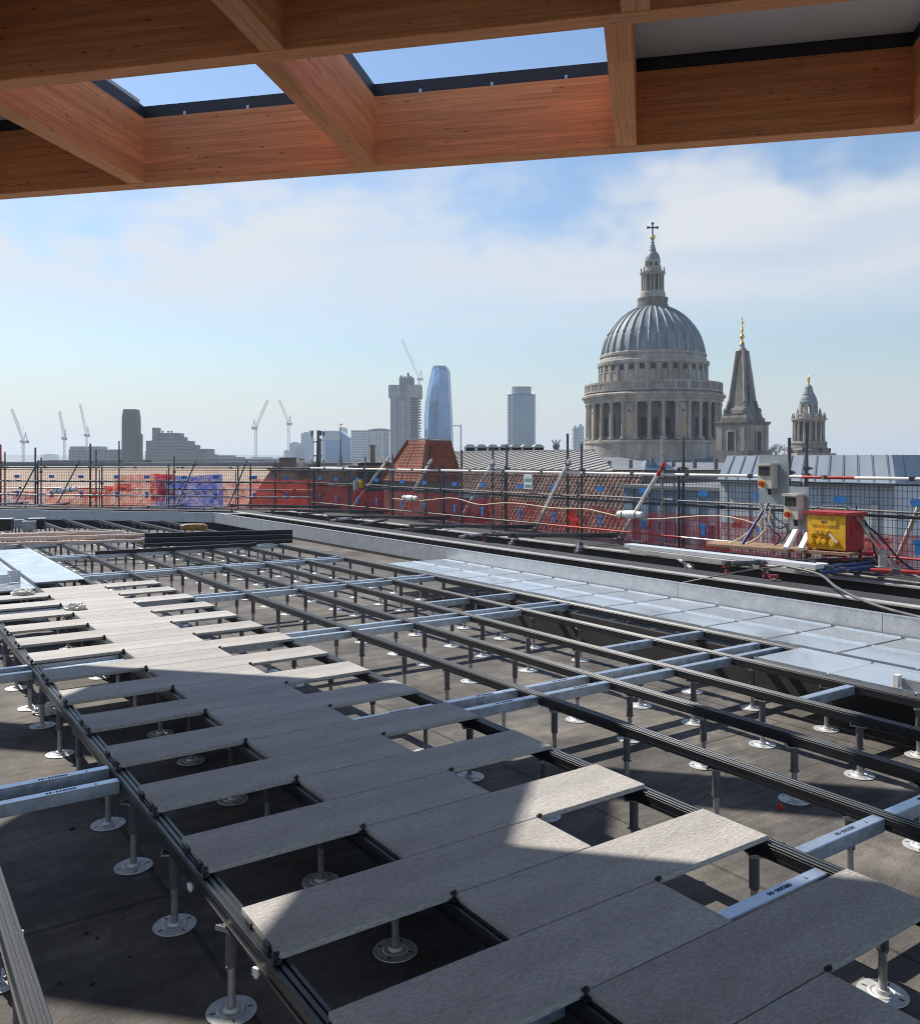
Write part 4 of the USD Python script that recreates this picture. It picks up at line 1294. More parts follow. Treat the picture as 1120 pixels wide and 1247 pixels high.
while v < VB:
    ue = 30 + 6 * min(1, (v - VA) / (VR - VA))
    part(zr, "seam", B().bar(W(30, v, 1.225), W(ue, v, 1.225 + 1.1 * (ue - 30) / 6), 0.05, 0.05), "zinc_dark")
    v += 0.78
part(t, "roof_ridge", B().bar(W(36, VR, 2.33), W(36, VB, 2.33), 0.3, 0.1), "zinc")
part(t, "eaves_gutter", B().bar(W(29.9, VA, 1.17), W(29.9, VB, 1.17), 0.16, 0.12), "zinc_dark")
for n_, (v0, v1) in enumerate(((55.5, 57.6), (51.2, 53.4), (47.0, 49.2), (43.0, 45.2), (39.6, 41.2))):
    dm = part(t, "dormer", wallbox(B(), (28.1, v0, -2.3), (29.6, v1, -0.15)), "clad_blue")
    part(dm, "dormer_pane", wallbox(B(), (28.05, v0 + 0.2, -1.9), (28.099, v1 - 0.2, -0.4)), "glass_blue_dark")

# hipped clay pavilion roof
t = thing("pavilion_roof", "steep hipped roof of bright orange clay tiles behind the fence", "roof", None, W(24, 39, -34))
u0, v0_, z0 = 23.9, 38.1, 0.6
z1 = 2.74
lo_ = [(u0, v0_), (u0 + 2.5, v0_), (u0 + 2.5, v0_ + 4.3), (u0, v0_ + 4.3)]
hi_ = [(u0 + 0.6, v0_ + 0.4), (u0 + 2.0, v0_ + 0.4), (u0 + 2.0, v0_ + 2.4), (u0 + 0.6, v0_ + 2.4)]
part(t, "wall", wallbox(B(), (u0 + 0.1, v0_ + 0.1, -34.9), (u0 + 2.4, v0_ + 4.2, 0.58)), "brick_brown")
N_ = 13
for side in range(4):
    a, c = side, (side + 1) % 4
    for k in range(N_):
        s0, s1 = k / N_, (k + 1) / N_
        def P(q0, q1, s, lf):
            p = np.array(q0) * (1 - s) + np.array(q1) * s
            return p
        cen = np.array([u0 + 1.25, v0_ + 2.0])
        pts = []
        for idx, s, push in ((a, s0, 0.05), (c, s0, 0.05), (c, s1 + 0.02, 0.0), (a, s1 + 0.02, 0.0)):
            p = np.array(lo_[idx]) * (1 - s) + np.array(hi_[idx]) * s
            p = p + (p - cen) / np.linalg.norm(p - cen) * push
            pts.append((p[0], p[1], z0 + (z1 - z0) * s))
        b = B()
        # the course as a thin wedge, waved along its length
        n2 = 36
        top, bot = [], []
        for q in np.linspace(0, 1, n2 + 1):
            lowp = np.array(pts[0]) * (1 - q) + np.array(pts[1]) * q
            upp = np.array(pts[3]) * (1 - q) + np.array(pts[2]) * q
            wv = 0.035 * abs(math.sin(q * math.pi * 14))
            out = (lowp[:2] - cen) / np.linalg.norm(lowp[:2] - cen)
            lowp[:2] += out * wv
            upp[:2] += out * wv
            bot.append(W(*lowp))
            top.append(W(*upp))
        vtx = np.array(bot + top)
        fc = [[q, q + 1, n2 + 2 + q, n2 + 1 + q] for q in range(n2)]
        b.add(vtx, fc)
        part(t, "tile_course", b, "clay_tile")
for a in range(4):
    part(t, "hip_tile", B().bar(W(*lo_[a], z0 + 0.05), W(*hi_[a], z1 + 0.03), 0.2, 0.12), "clay_tile")
part(t, "flat_top", B().prism([W(*q)[:2] for q in hi_], z1 - 0.03, z1 + 0.03), "zinc")
b = B()
for a in range(4):
    c = (a + 1) % 4
    b.bar(W(*hi_[a], z1 + 0.14), W(*hi_[c], z1 + 0.14), 0.04, 0.04)
    for s in np.linspace(0, 1, 9):
        q = np.array(hi_[a]) * (1 - s) + np.array(hi_[c]) * s
        b.box(W(q[0], q[1], z1 + 0.08), (0.03, 0.03, 0.12))
part(t, "crest_rail", b, "zinc")

# grey mansard on the right
t = thing("mansard_building", "grey blue metal mansard with upright seams behind the right fence", "building", None, W(16, 9, -34))
V0, V1, UE = 8.2, 12.0, 15.0
part(t, "wall", wallbox(B(), (UE, V0, -34.9), (UE + 6, V1, 1.30)), "panel_white")
b = B()
zt, zl = 1.83, 1.305
q0 = [(UE - 0.04, V0 - 0.04), (UE + 6, V0 - 0.04), (UE + 6, V1 + 0.04), (UE - 0.04, V1 + 0.04)]
q1 = [(UE + 0.12, V0 + 0.12), (UE + 5.8, V0 + 0.12), (UE + 5.8, V1 - 0.1), (UE + 0.12, V1 - 0.1)]
b.prism([W(*q)[:2] for q in q0], zl, zt, [W(*q)[:2] for q in q1])
mr = part(t, "mansard_roof", b, "mansard_zinc")
for k in range(13):
    s = (k + 0.35) / 13
    a = np.array(q0[0]) * (1 - s) + np.array(q0[3]) * s
    c = np.array(q1[0]) * (1 - s) + np.array(q1[3]) * s
    part(mr, "seam", B().bar(W(a[0] - 0.012, a[1], zl + 0.01), W(c[0] - 0.012, c[1], zt + 0.01), 0.014, 0.010), "mansard_zinc")
for k in range(8):
    s = (k + 0.5) / 8
    a = np.array(q0[0]) * (1 - s) + np.array(q0[1]) * s
    c = np.array(q1[0]) * (1 - s) + np.array(q1[1]) * s
    part(mr, "seam", B().bar(W(a[0], a[1] - 0.012, zl + 0.01), W(c[0], c[1] - 0.012, zt + 0.01), 0.014, 0.010), "mansard_zinc")
part(t, "roof_edge", B().bar(W(q0[0][0] - 0.03, q0[0][1], zl), W(q0[3][0] - 0.03, q0[3][1], zl), 0.06, 0.05), "mansard_zinc")
for k in range(7):
    v = V0 + 0.28 + 0.55 * k
    part(t, "wall_joint", wallbox(B(), (UE - 0.012, v, -3), (UE - 0.001, v + 0.035, 1.27)), "board_grey")
part(t, "louvre", wallbox(B(), (UE - 0.02, 8.5, 0.2), (UE - 0.002, 8.62, 1.0)), "board_grey")

t = thing("clad_building", "grey blue clad wall with upright joints beyond the right fence", "building", None, W(17, 15, -34))
part(t, "wall", wallbox(B(), (17.5, 12.6, -34.9), (23, 17.3, 0.95)), "clad_blue")
part(t, "coping", wallbox(B(), (17.4, 12.5, 0.952), (23.1, 17.4, 1.05)), "roof_grey")
for k in range(8):
    v = 12.9 + 0.57 * k
    part(t, "wall_joint", wallbox(B(), (17.44, v, -4), (17.498, v + 0.05, 0.93)), "roof_grey")
for k in range(2):
    v = 13.4 + 1.7 * k
    part(t, "window", wallbox(B(), (17.46, v, -1.2), (17.499, v + 0.9, 0.1)), "glass_blue_dark")

# low dark roofs at the cathedral's foot
t = thing("annex_building", "low dark roofs with bluish glass rooflight at the foot of the dome", "building", None, PY(805, 575, 120))
a, c = PY(738, 575, 120), PY(905, 563.5, 120)
part(t, "wall", B().span((a[0], 120, -34.9), (c[0], 140, c[2] - 1.0)), "stone_dark")
part(t, "roof", B().prism([(a[0] - .3, 119.7), (c[0] + .3, 119.7), (c[0] + .3, 140.3), (a[0] - .3, 140.3)], c[2] - 0.99, c[2], [(a[0] + 1, 124), (c[0] - 1, 124), (c[0] - 1, 138), (a[0] + 1, 138)]), "roof_grey")
a, c = PY(783, 568, 119), PY(822, 562.5, 119)
part(t, "rooflight", B().prism([(a[0], 118.5), (c[0], 118.5), (c[0], 122), (a[0], 122)], a[2] - .5, c[2] + 0.2, [(a[0] + .6, 119.6), (c[0] - 1.6, 119.6), (c[0] - 1.6, 121), (a[0] + .6, 121)]), "glass_office")
for k in range(6):
    x = PY(742 + 26 * k, 566, 119)
    part(t, "roof_vent", B().box((x[0], 119.2, x[2] + 0.1), (0.5, 0.4, 0.9 + 0.3 * (k % 3))), "concrete_dark")

# chiller units on the roof behind
t = thing("chiller_row", "row of beige rooftop chiller units above the zinc roof", "chillers", None, PY(614, 552, 72))
y0 = 72.0
part(t, "plinth", B().span(PY(563, 560, y0) - [0, 0, 3.0], PY(664, 551.5, y0) + [0, 3, 0]), "roof_grey")
for k in range(7):
    x0, x1 = 566 + 13.9 * k, 566 + 13.9 * k + 12.6
    a, c = PY(x0, 551, y0 + 0.3), PY(x1, 545, y0 + 0.3)
    un = part(t, "unit", B().span(a, c + [0, 2.2, 0]), "dark_opening")
    part(un, "hood", B().prism([(a[0] - .08, a[1] - .1), (c[0] + .08, a[1] - .1), (c[0] + .08, c[1] + 2.3), (a[0] - .08, c[1] + 2.3)], c[2] + 0.002, PY(0, 541, y0)[2],
                               [(a[0] + .2, a[1] - .1), (c[0] - .2, a[1] - .1), (c[0] - .2, c[1] + 2.3), (a[0] + .2, c[1] + 2.3)]), "plant_unit")
    part(un, "frame_post", B().span((a[0] - 0.06, a[1] - 0.06, a[2]), (a[0] + 0.1, a[1] - 0.001, c[2])), "plant_unit")
t = thing("tv_aerial", "thin rooftop aerial mast with short side arm left of the chillers", "aerial", None, PY(561, 553, 70))
part(t, "mast", B().tube(PY(561, 556, 70), PY(561, 517, 70), 0.07, 8), "antenna")
part(t, "arm", B().tube(PY(550, 518.5, 70), PY(562, 518.5, 70), 0.05, 6), "antenna")
part(t, "handrail", B().tube(PY(545, 550, 70), PY(566, 550, 70), 0.04, 6).tube(PY(552, 556, 70), PY(552, 550, 70), 0.04, 6), "antenna")
c = PY(677, 548, 70)
t = thing("roof_finial", "small dark carved finial on the ridge right of the chillers", "finial", None, c)
b = B()
b.lathe([(0.35, -0.6), (0.35, 0.0), (0.2, 0.1), (0.3, 0.3), (0.25, 0.5), (0, 0.6)], 12, c)
part(t, "stem", b, "stone_dark")
for s in (-1, 0, 1):
    part(t, "leaf", B().tube(c + [0, 0, 0.3], c + [0.35 * s, 0, 0.85], 0.1, 6, 0.04), "stone_dark")

# telecom mast near the fence corner
t = thing("telecom_mast", "mobile phone mast with three tall panel antennas on a roof", "mast", None, PY(386, 570, 44))
part(t, "pole", B().tube(PY(387.5, 600, 44), PY(387.5, 524, 44), 0.08, 10), "scaffold_dark")
for x, y0, y1, w, m in ((380, 533, 560, 0.22, "antenna"), (394, 531, 560, 0.2, "antenna"), (389, 534, 562, 0.16, "concrete_dark")):
    a, c = PY(x, y1, 43.7 if x != 388.5 else 44.3), PY(x, y0, 43.7 if x != 388.5 else 44.3)
    part(t, "panel_antenna", B().bar(a, c, w, 0.16, 0.04), m)
    part(t, "bracket", B().bar(PY(x, y1 - 5, 43.75), PY(388, y1 - 5, 44), 0.06, 0.06).bar(PY(x, y0 + 5, 43.75), PY(388, y0 + 5, 44), 0.06, 0.06), "scaffold_dark")
for x, y in ((379, 524.5), (389, 525), (393.5, 525)):
    c = PY(x, y + 2.5, 44)
    part(t, "radio_box", B().box(c, (0.22, 0.18, 0.24)), "antenna" if x != 389 else "concrete_dark")
part(t, "stub_pole", B().tube(PY(380, 562, 43.9), PY(380, 525, 43.9), 0.045, 8).tube(PY(394, 562, 43.9), PY(394, 526, 43.9), 0.045, 8), "scaffold_dark")
for k in range(4):
    part(t, "cable_bundle", B().tube(PY(386.0 + k, 575, 43.8), PY(386.6 + 0.7 * k, 538 + 3 * k, 43.8), 0.05, 6), "cable_dark")

t = thing("roof_shed", "small brown plant shed on a roof left of the phone mast", "shed", None, PY(348, 562, 60))
part(t, "wall", B().span(PY(340, 575, 60), PY(356, 558, 60) + [0, 1.5, 0]), "brick_brown")
part(t, "roof", B().span(PY(339, 558, 59.9) + [0, 0, 0.002], PY(357, 557, 59.9) + [0, 1.7, 0]), "roof_grey")
t = thing("dark_roof", "low dark pitched roof left of the orange pavilion", "roof", None, PY(450, 570, 50))
a, c = PY(427, 568, 50), PY(480, 563.5, 50)
part(t, "slope", B().prism([(a[0], a[1]), (c[0], a[1]), (c[0], a[1] + 3), (a[0], a[1] + 3)], -6, c[2], [(a[0] + .3, a[1] + 1), (c[0], a[1] + 1), (c[0], a[1] + 2), (a[0] + .3, a[1] + 2)]), "dark_membrane")
part(t, "eaves", B().span((a[0] - .1, a[1] - 0.1, a[2] - .1), (c[0], a[1] - 0.002, a[2] + .05)), "timber_brown")
for i, (x, yt, yb, w, Y, lab) in enumerate([(453.5, 543, 566, 5.5, 60, "slender red brick chimney stack before the pale office blocks"), (366, 560, 575, 4, 58, "short pale chimney beside the phone mast")]):
    t = thing("chimney_stack", lab, "chimney", None, PY(x, yb, Y))
    part(t, "shaft", B().span(PY(x - w / 2, yb + 20, Y), PY(x + w / 2, yt, Y) + [0, 0.35, 0]), "brick_brown" if i == 0 else "stone")
    part(t, "cap", B().span(PY(x - w / 2 - 0.9, yt + 0.2, Y - 0.05) + [0, 0, 0.01], PY(x + w / 2 + 0.9, yt - 1.2, Y - 0.05) + [0, 0.45, 0.01]), "stone_dark")
t = thing("dark_spire", "thin dark church spire standing before the blue glass block", "spire", None, PY(414.5, 566, 150))
c = PY(414.5, 568, 150)
k = 150 / F
part(t, "spire", B().lathe([(3.4 * k, 0), (2.6 * k, 8 * k), (1.4 * k, 14 * k), (1.0 * k, 26 * k), (0.5 * k, 40 * k), (0.1, 48 * k)], 8, c), "concrete_dark")
part(t, "tower", B().box(c - [0, 0, 15], (7.4 * k, 7.4 * k, 29.9)), "concrete_dark")
part(t, "vane", B().bar(c + [0, 0, 46 * k], c + [0, 0, 53 * k], 0.12, 0.12).box(c + [0.1, 0, 51 * k], (0.5, 0.08, 0.25)), "gilding")

# tan terrace block on the left, behind the nets
t = thing("tan_building", "long low tan building behind the red nets at the left", "building", None, PY(150, 568, 62))
a, c = PY(-260, 566.2, 62), PY(334, 566.2, 62)
part(t, "wall", B().span((a[0], 49, -34.9), (c[0], 80, -2.2)), "tan_wall")
part(t, "tan_roof", B().prism([(a[0] - .4, 48.6), (c[0] + .4, 48.6), (c[0] + .4, 76), (a[0] - .4, 76)], -2.19, a[2], [(a[0], 61.9), (c[0], 61.9), (c[0], 63), (a[0], 63)]), "tan_wall")
part(t, "coping", B().span((a[0] - 0.3, 61.7, a[2] - 0.1), (c[0] + 0.3, 63.3, a[2] + 0.16)), "roof_grey")
for k in range(24):
    x = a[0] + (c[0] - a[0]) * (k + 0.5) / 24
    part(t, "roof_batten", B().bar((x, 48.7, -2.13), (x, 61.6, a[2] - 0.09), 0.10, 0.02), "tan_wall")
t = thing("pink_building", "low pinkish brick building behind the net corner", "building", None, PY(400, 572, 52))
a, c = PY(330, 573, 52), PY(470, 573, 52)
part(t, "wall", B().span((a[0], 52, -34.9), (c[0], 58, a[2])), "clay_old")
part(t, "coping", B().span((a[0] - .2, 51.8, a[2] + .002), (c[0] + .2, 58.2, a[2] + 0.15)), "stone")
for k in range(8):
    x = a[0] + (c[0] - a[0]) * (k + 0.5) / 8
    part(t, "window", B().span((x - 0.25, 51.9, -3.6), (x + 0.25, 51.998, -1.6)), "panel_white")

# ---------------------------------------------------------------- the domed cathedral
YD = 280.0
S = YD / F
AX = (794.5 - 560) * S
t = thing("domed_cathedral", "great stone cathedral with ribbed lead dome, lantern and cross", "cathedral", None, (AX, YD, -35))


def zz(y):
    return EYE + (560 - y) * S


def ring(prof, n=64):
    return B().lathe([(r * S, zz(y)) for r, y in prof], n, (AX, YD, 0))


b = B()
b.span((AX - 34, YD - 26, -34.9), (AX + 34, YD + 40, zz(563)))
b.span((AX - 16, YD - 45, -34.9), (AX + 16, YD - 26.002, zz(566)))
b.span((AX + 34.002, YD - 14, -34.9), (AX + 90, YD + 16, zz(570)))
part(t, "main_body", b, "stone")
part(t, "nave_roof", B().prism([(AX - 33, YD - 25), (AX + 33, YD - 25), (AX + 33, YD + 39), (AX - 33, YD + 39)], zz(563) + .01, zz(557), [(AX - 25, YD - 17), (AX + 25, YD - 17), (AX + 25, YD + 30), (AX - 25, YD + 30)]), "roof_grey")
part(t, "drum_base", ring([(81.5, 575), (81.5, 541), (83, 540.5), (83, 537.5), (80, 536.8), (60, 536.6)], 96), "stone", smooth=30)
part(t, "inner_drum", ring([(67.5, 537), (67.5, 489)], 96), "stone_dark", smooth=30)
part(t, "entablature", ring([(66, 493.5), (81, 493.5), (81.6, 490), (83.0, 489.4), (83, 487), (85.2, 486), (85.6, 483.8), (83.2, 482.2), (79.5, 482.0), (79.5, 480.5), (82.3, 480.5), (82.3, 478.6), (66, 478.4)], 96), "stone", smooth=25)
part(t, "balustrade_rail", ring([(79.6, 471.6), (82.2, 471.6), (82.2, 469.2), (79.6, 469.2), (79.6, 471.6)], 96), "stone", smooth=25)
for k in range(32):
    a = 2 * math.pi * (k + 0.5) / 32
    R = 80.9 * S
    o = np.array([AX + R * math.cos(a), YD + R * math.sin(a), 0])
    b = B()
    b.box(o + [0, 0, (zz(478.5) + zz(469.0)) / 2], (0.55, 0.9, zz(468.9) - zz(478.5)), a)
    part(t, "balustrade_pier", b, "stone")
b = B()
for k in range(256):
    a = 2 * math.pi * k / 256
    b.tube((AX + 80.9 * S * math.cos(a), YD + 80.9 * S * math.sin(a), zz(478.5)), (AX + 80.9 * S * math.cos(a), YD + 80.9 * S * math.sin(a), zz(471.5)), 0.16, 5)
part(t, "balusters", b, "stone", kind="stuff")
# colonnade: 32 columns, every fourth gap closed by a niche
for k in range(32):
    a = 2 * math.pi * (k + 0.5) / 32 - math.pi / 2 + 0.029
    R = 78.6 * S
    o = np.array([AX + R * math.cos(a), YD + R * math.sin(a), 0])
    z0, z1 = zz(536.7), zz(493.4)
    b = B()
    b.lathe([(0.92, z0), (0.92, z0 + 0.5), (0.75, z0 + 0.75), (0.66, z0 + 1.0), (0.62, z0 + 4), (0.54, z1 - 1.3), (0.60, z1 - 1.25), (0.62, z1 - 1.0), (0.80, z1 - 0.35), (0.86, z1)], 14, o)
    b.box(o + [0, 0, z0 + 0.26], (1.75, 1.75, 0.5), a)
    part(t, "column", b, "stone", smooth=40)
    if k % 4 == 0:
        am = a + math.pi / 32
        n0 = np.array([math.cos(am), math.sin(am), 0])
        tz = np.array([-math.sin(am), math.cos(am), 0])
        b = B()
        cc = np.array([AX, YD, 0]) + n0 * (74.5 * S)
        b.box(cc + [0, 0, (z0 + z1) / 2], (1.8, 2.7, z1 - z0), am)
        nb = part(t, "niche_block", b, "stone")
        fz = cc + n0 * 0.92
        b = B()
        pts = [fz + tz * s + np.array([0, 0, z]) for s, z in [(-0.85, z0 + 2.0), (0.85, z0 + 2.0), (0.85, z1 - 3.2)] + [(0.85 * math.cos(q), z1 - 3.2 + 0.85 * math.sin(q)) for q in np.linspace(0.3, math.pi - 0.3, 6)] + [(-0.85, z1 - 3.2)]]
        b.add(pts, [[0, q, q + 1] for q in range(1, len(pts) - 1)])
        part(nb, "niche", b, "stone_warm")
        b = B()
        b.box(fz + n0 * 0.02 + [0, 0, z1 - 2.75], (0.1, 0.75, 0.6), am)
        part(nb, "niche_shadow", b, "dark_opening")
    else:
        am = a + math.pi / 32
        n0 = np.array([math.cos(am), math.sin(am), 0])
        cc = np.array([AX, YD, 0]) + n0 * (67.6 * S)
        part(t, "drum_window", B().box(cc + [0, 0, z0 + 4.1], (0.3, 1.5, 5.4), am), "dark_opening")
# attic storey with square windows
part(t, "attic_wall", ring([(70, 479), (65.2, 478.9), (65.2, 470), (64.2, 469), (64.2, 447.5), (66.2, 447), (66.8, 444.2), (66.8, 443.2), (64.0, 442.2), (63.4, 439.5), (62.4, 438.2), (62.4, 436.5), (63.6, 436.0), (63.6, 433.5), (61.4, 432.6), (60.5, 431.8)], 96), "stone", smooth=25)
for k in range(32):
    a = 2 * math.pi * k / 32 - math.pi / 2 - 0.01
    n0 = np.array([math.cos(a), math.sin(a), 0])
    o = np.array([AX, YD, 0]) + n0 * 64.2 * S
    w = part(t, "attic_window", B().box(o + n0 * 0.02 + [0, 0, (zz(455) + zz(448.6)) / 2], (0.12, 1.55, zz(448.6) - zz(455)), a), "dark_opening")
    fr = B()
    zc, hh = (zz(455) + zz(448.6)) / 2, (zz(448.6) - zz(455)) / 2 + 0.18
    tz = np.array([-math.sin(a), math.cos(a), 0])
    for q, s in ((o + tz * 0.95, (0.34, 0.32, 2 * hh + 0.3)), (o - tz * 0.95, (0.34, 0.32, 2 * hh + 0.3)), (o + [0, 0, hh + 0.02], (0.33, 1.58, 0.3)), (o - [0, 0, hh + 0.02], (0.36, 1.58, 0.3))):
        fr.box(q + [0, 0, zc], s, a)
    part(w, "frame", fr, "stone")
    a2 = a + math.pi / 32
    o2 = np.array([AX + 64.4 * S * math.cos(a2), YD + 64.4 * S * math.sin(a2), 0])
    part(t, "attic_pilaster", B().box(o2 + [0, 0, (zz(469) + zz(447.5)) / 2], (0.45, 0.95, zz(447.5) - zz(469)), a2), "stone")
# lead dome
dp = [(60.4, 435.2), (60.4, 431), (59.2, 424), (57.4, 417.5), (54.6, 410.0), (51.0, 403.2), (46.4, 396.5), (41.0, 390.2), (35.0, 384.8), (28.5, 380.2), (22.0, 376.7), (15.5, 374.0)]
from scipy.interpolate import CubicSpline
_d = np.r_[0, np.cumsum(np.hypot(*np.diff(np.array(dp), axis=0).T))]
dps = CubicSpline(_d, np.array(dp))(np.linspace(0, _d[-1], 30))
part(t, "lead_dome", ring([tuple(q) for q in dps], 128), "lead_dome", smooth=30)
for k in range(32):
    a = 2 * math.pi * (k + 0.5) / 32 - math.pi / 2
    n0 = np.array([math.cos(a), math.sin(a), 0])
    pts = np.array([np.array([AX, YD, zz(y)]) + n0 * (r * S + 0.06) for r, y in dps])
    rad = np.interp(np.arange(len(pts)), [0, 1, 3, len(pts) - 1], [0.25, 0.42, 0.46, 0.25])
    v, f = _tube(pts, rad, 8)
    part(t, "dome_rib", B().add(v, f), "lead_rib", smooth=50)
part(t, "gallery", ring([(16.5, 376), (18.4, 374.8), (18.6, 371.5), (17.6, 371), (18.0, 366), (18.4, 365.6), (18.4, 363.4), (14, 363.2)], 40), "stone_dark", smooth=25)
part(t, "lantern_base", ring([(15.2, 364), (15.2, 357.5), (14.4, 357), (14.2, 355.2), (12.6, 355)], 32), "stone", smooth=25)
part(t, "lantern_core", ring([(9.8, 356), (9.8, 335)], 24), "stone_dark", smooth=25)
for k in range(8):
    a = math.pi / 8 + k * math.pi / 4 + 0.15
    for da in (-0.17, 0.17):
        o = np.array([AX + 12.6 * S * math.cos(a + da), YD + 12.6 * S * math.sin(a + da), 0])
        part(t, "lantern_column", B().lathe([(0.42, zz(355)), (0.36, zz(353.5)), (0.32, zz(337)), (0.45, zz(335.4))], 10, o), "stone", smooth=40)
    o = np.array([AX + 13.6 * S * math.cos(a), YD + 13.6 * S * math.sin(a), 0])
    part(t, "lantern_urn", B().lathe([(0.3, zz(332)), (0.36, zz(330.5)), (0.15, zz(329.5)), (0.28, zz(327.8)), (0.05, zz(325.6))], 8, o), "stone_dark", smooth=40)
part(t, "lantern_cornice", ring([(10, 336), (13.6, 335.6), (14.0, 334), (15.2, 333.2), (15.2, 331.8), (9, 331.5)], 32), "stone", smooth=25)
part(t, "upper_lantern", ring([(9.2, 332), (9.0, 329), (8.6, 328.6), (8.6, 319.5), (9.5, 318.8), (9.5, 317.4), (8.6, 317)], 24), "stone", smooth=25)
for k in range(8):
    a = k * math.pi / 4 + 0.3
    n0 = np.array([math.cos(a), math.sin(a), 0])
    part(t, "lantern_window", B().box(np.array([AX, YD, zz(322.5)]) + n0 * 8.6 * S, (0.15, 0.9, 1.1), a), "dark_opening")
part(t, "cupola", ring([(9.0, 317.2), (8.9, 315), (8.0, 311.5), (6.4, 308.4), (4.2, 306.2), (3.6, 305.2), (4.4, 304.4), (3.4, 302.8), (3.4, 301), (2.6, 299.8), (3.0, 298.6), (1.9, 297), (2.3, 294.6), (1.3, 293.2), (1.5, 291.8)], 24), "lead_dome", smooth=30)
c = np.array([AX, YD, zz(288.6)])
part(t, "ball", B().sphere(c, 3.3 * S, 14), "gilding", smooth=True)
b = B()
zc = zz(276.8)
b.box((AX, YD, (zz(286) + zz(271.5)) / 2), (0.42, 0.42, zz(271.5) - zz(286)))
b.box((AX, YD, zc), (11.4 * S, 0.36, 0.42))
for q in ((AX - 5.6 * S, YD, zc), (AX + 5.6 * S, YD, zc), (AX, YD, zz(271.8)), (AX, YD, zc)):
    b.sphere(q, 0.46, 8)
part(t, "cross", b, "brick_dark")

# stone spire beside the dome
YS = 182.0
S2_ = YS / F
SX = (903.5 - 560) * S2_
t = thing("stone_spire", "tapering stone church spire with gilded finial right of the dome", "church tower", None, (SX, YS, -35))
z2 = lambda y: EYE + (560 - y) * S2_
AN = math.radians(34.6 + 6)


def sq(half, dx=0.0):
    """Square plan with one corner nearly towards the camera; half = half its width as seen, in photo pixels."""
    r = half * S2_ / math.cos(math.radians(45) - 0)
    r = half * S2_
    a0 = -math.pi / 2 - 0.12
    return [(SX + r * math.cos(a0 + k * math.pi / 2), YS + r * math.sin(a0 + k * math.pi / 2)) for k in range(4)]


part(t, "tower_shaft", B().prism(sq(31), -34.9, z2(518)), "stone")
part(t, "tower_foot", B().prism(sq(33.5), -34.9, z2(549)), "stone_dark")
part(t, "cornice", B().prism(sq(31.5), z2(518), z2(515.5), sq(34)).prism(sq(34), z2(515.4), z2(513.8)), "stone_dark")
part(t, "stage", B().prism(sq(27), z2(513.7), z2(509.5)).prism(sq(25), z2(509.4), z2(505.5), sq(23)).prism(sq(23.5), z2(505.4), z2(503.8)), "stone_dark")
corners = [np.array(q) for q in sq(31)]
for k in range(4):
    a, c = corners[k], corners[(k + 1) % 4]
    m_, d = (a + c) / 2, (c - a) / np.linalg.norm(c - a)
    nr = np.array([d[1], -d[0]])
    rot = math.atan2(d[1], d[0])
    op = part(t, "belfry_opening", B().box((*(m_ + nr * 0.02), (z2(549) + z2(526)) / 2), (1.35, 0.3, z2(526) - z2(549)), rot), "dark_opening")
    b = B()
    for s in (-0.95, 0.95):
        b.box((*(m_ + d * s + nr * 0.05), (z2(550) + z2(524.5)) / 2), (0.4, 0.34, z2(524.5) - z2(550)), rot)
    b.box((*(m_ + nr * 0.05), z2(525)), (1.46, 0.36, 0.35), rot)
    part(op, "surround", b, "stone")
    for q in (a * 0.86 + c * 0.14, a * 0.14 + c * 0.86):
        part(t, "corner_pilaster", B().box((*(q + nr * 0.04), (z2(549) + z2(518.2)) / 2), (0.9, 0.3, z2(518.2) - z2(549)), rot), "stone")
sp_ = [(20.5, 503.7), (19.5, 500), (15.8, 494.5), (15.2, 490), (14.0, 480), (11.0, 455), (8.6, 440), (6.6, 427.5)]
for (h0, y0), (h1, y1) in zip(sp_[:-1], sp_[1:]):
    part(t, "spire_stage", B().prism(sq(h0), z2(y0) + 0.002, z2(y1), sq(h1)), "stone_dark")
for k in range(4):
    q0, q1 = np.array(sq(15.6)[k]), np.array(sq(6.7)[k])
    part(t, "spire_edge", B().bar((*q0, z2(490)), (*q1, z2(427.5)), 0.42, 0.42), "stone")
    q = np.array(sq(18.5)[k])
    for j, (rr, yy) in enumerate(((0.75, 500.5), (0.42, 494.5), (0.5, 490.5))):
        qq = q * (1 - 0.09 * j) + np.array([SX, YS]) * 0.09 * j
        part(t, "scroll", B().sphere((*qq, z2(yy)), rr, 8), "stone_dark", smooth=True)
part(t, "spire_window", B().bar((*(np.array(sq(14.0)[0]) * .62 + np.array(sq(14.0)[1]) * .38), z2(493)), (*(np.array(sq(10.8)[0]) * .62 + np.array(sq(10.8)[1]) * .38), z2(470)), 0.6, 0.5), "dark_opening")
part(t, "spire_cap", B().lathe([(1.15, z2(427.5)), (0.95, z2(426)), (0.45, z2(422)), (0.55, z2(420)), (0.3, z2(418.4))], 16, (SX, YS, 0)), "stone", smooth=40)
part(t, "gilded_finial", B().lathe([(0.5, z2(418.5)), (0.2, z2(415)), (0.22, z2(412.6)), (0.52, z2(410.5)), (0.52, z2(409)), (0.2, z2(406.8)), (0.18, z2(404)), (0.36, z2(402)), (0.12, z2(400)), (0.25, z2(398.4)), (0.08, z2(397)), (0.04, z2(384))], 14, (SX, YS, 0)), "gilding", smooth=50)
b = B()
b.box((SX + 0.15, YS, z2(393)), (0.55, 0.06, 0.5))
b.box((SX, YS, z2(389)), (0.3, 0.06, 0.3))
part(t, "vane", b, "gilding")

# baroque bell tower of the cathedral farther right
YT = 335.0
S3 = YT / F
TX = (984.5 - 560) * S3
t = thing("bell_tower", "ornate stone bell tower with columns and gilded top at the right", "church tower", None, (TX, YT, -35))
z3 = lambda y: EYE + (560 - y) * S3


def rg(prof, n=32):
    return B().lathe([(r * S3, z3(y)) for r, y in prof], n, (TX, YT, 0))


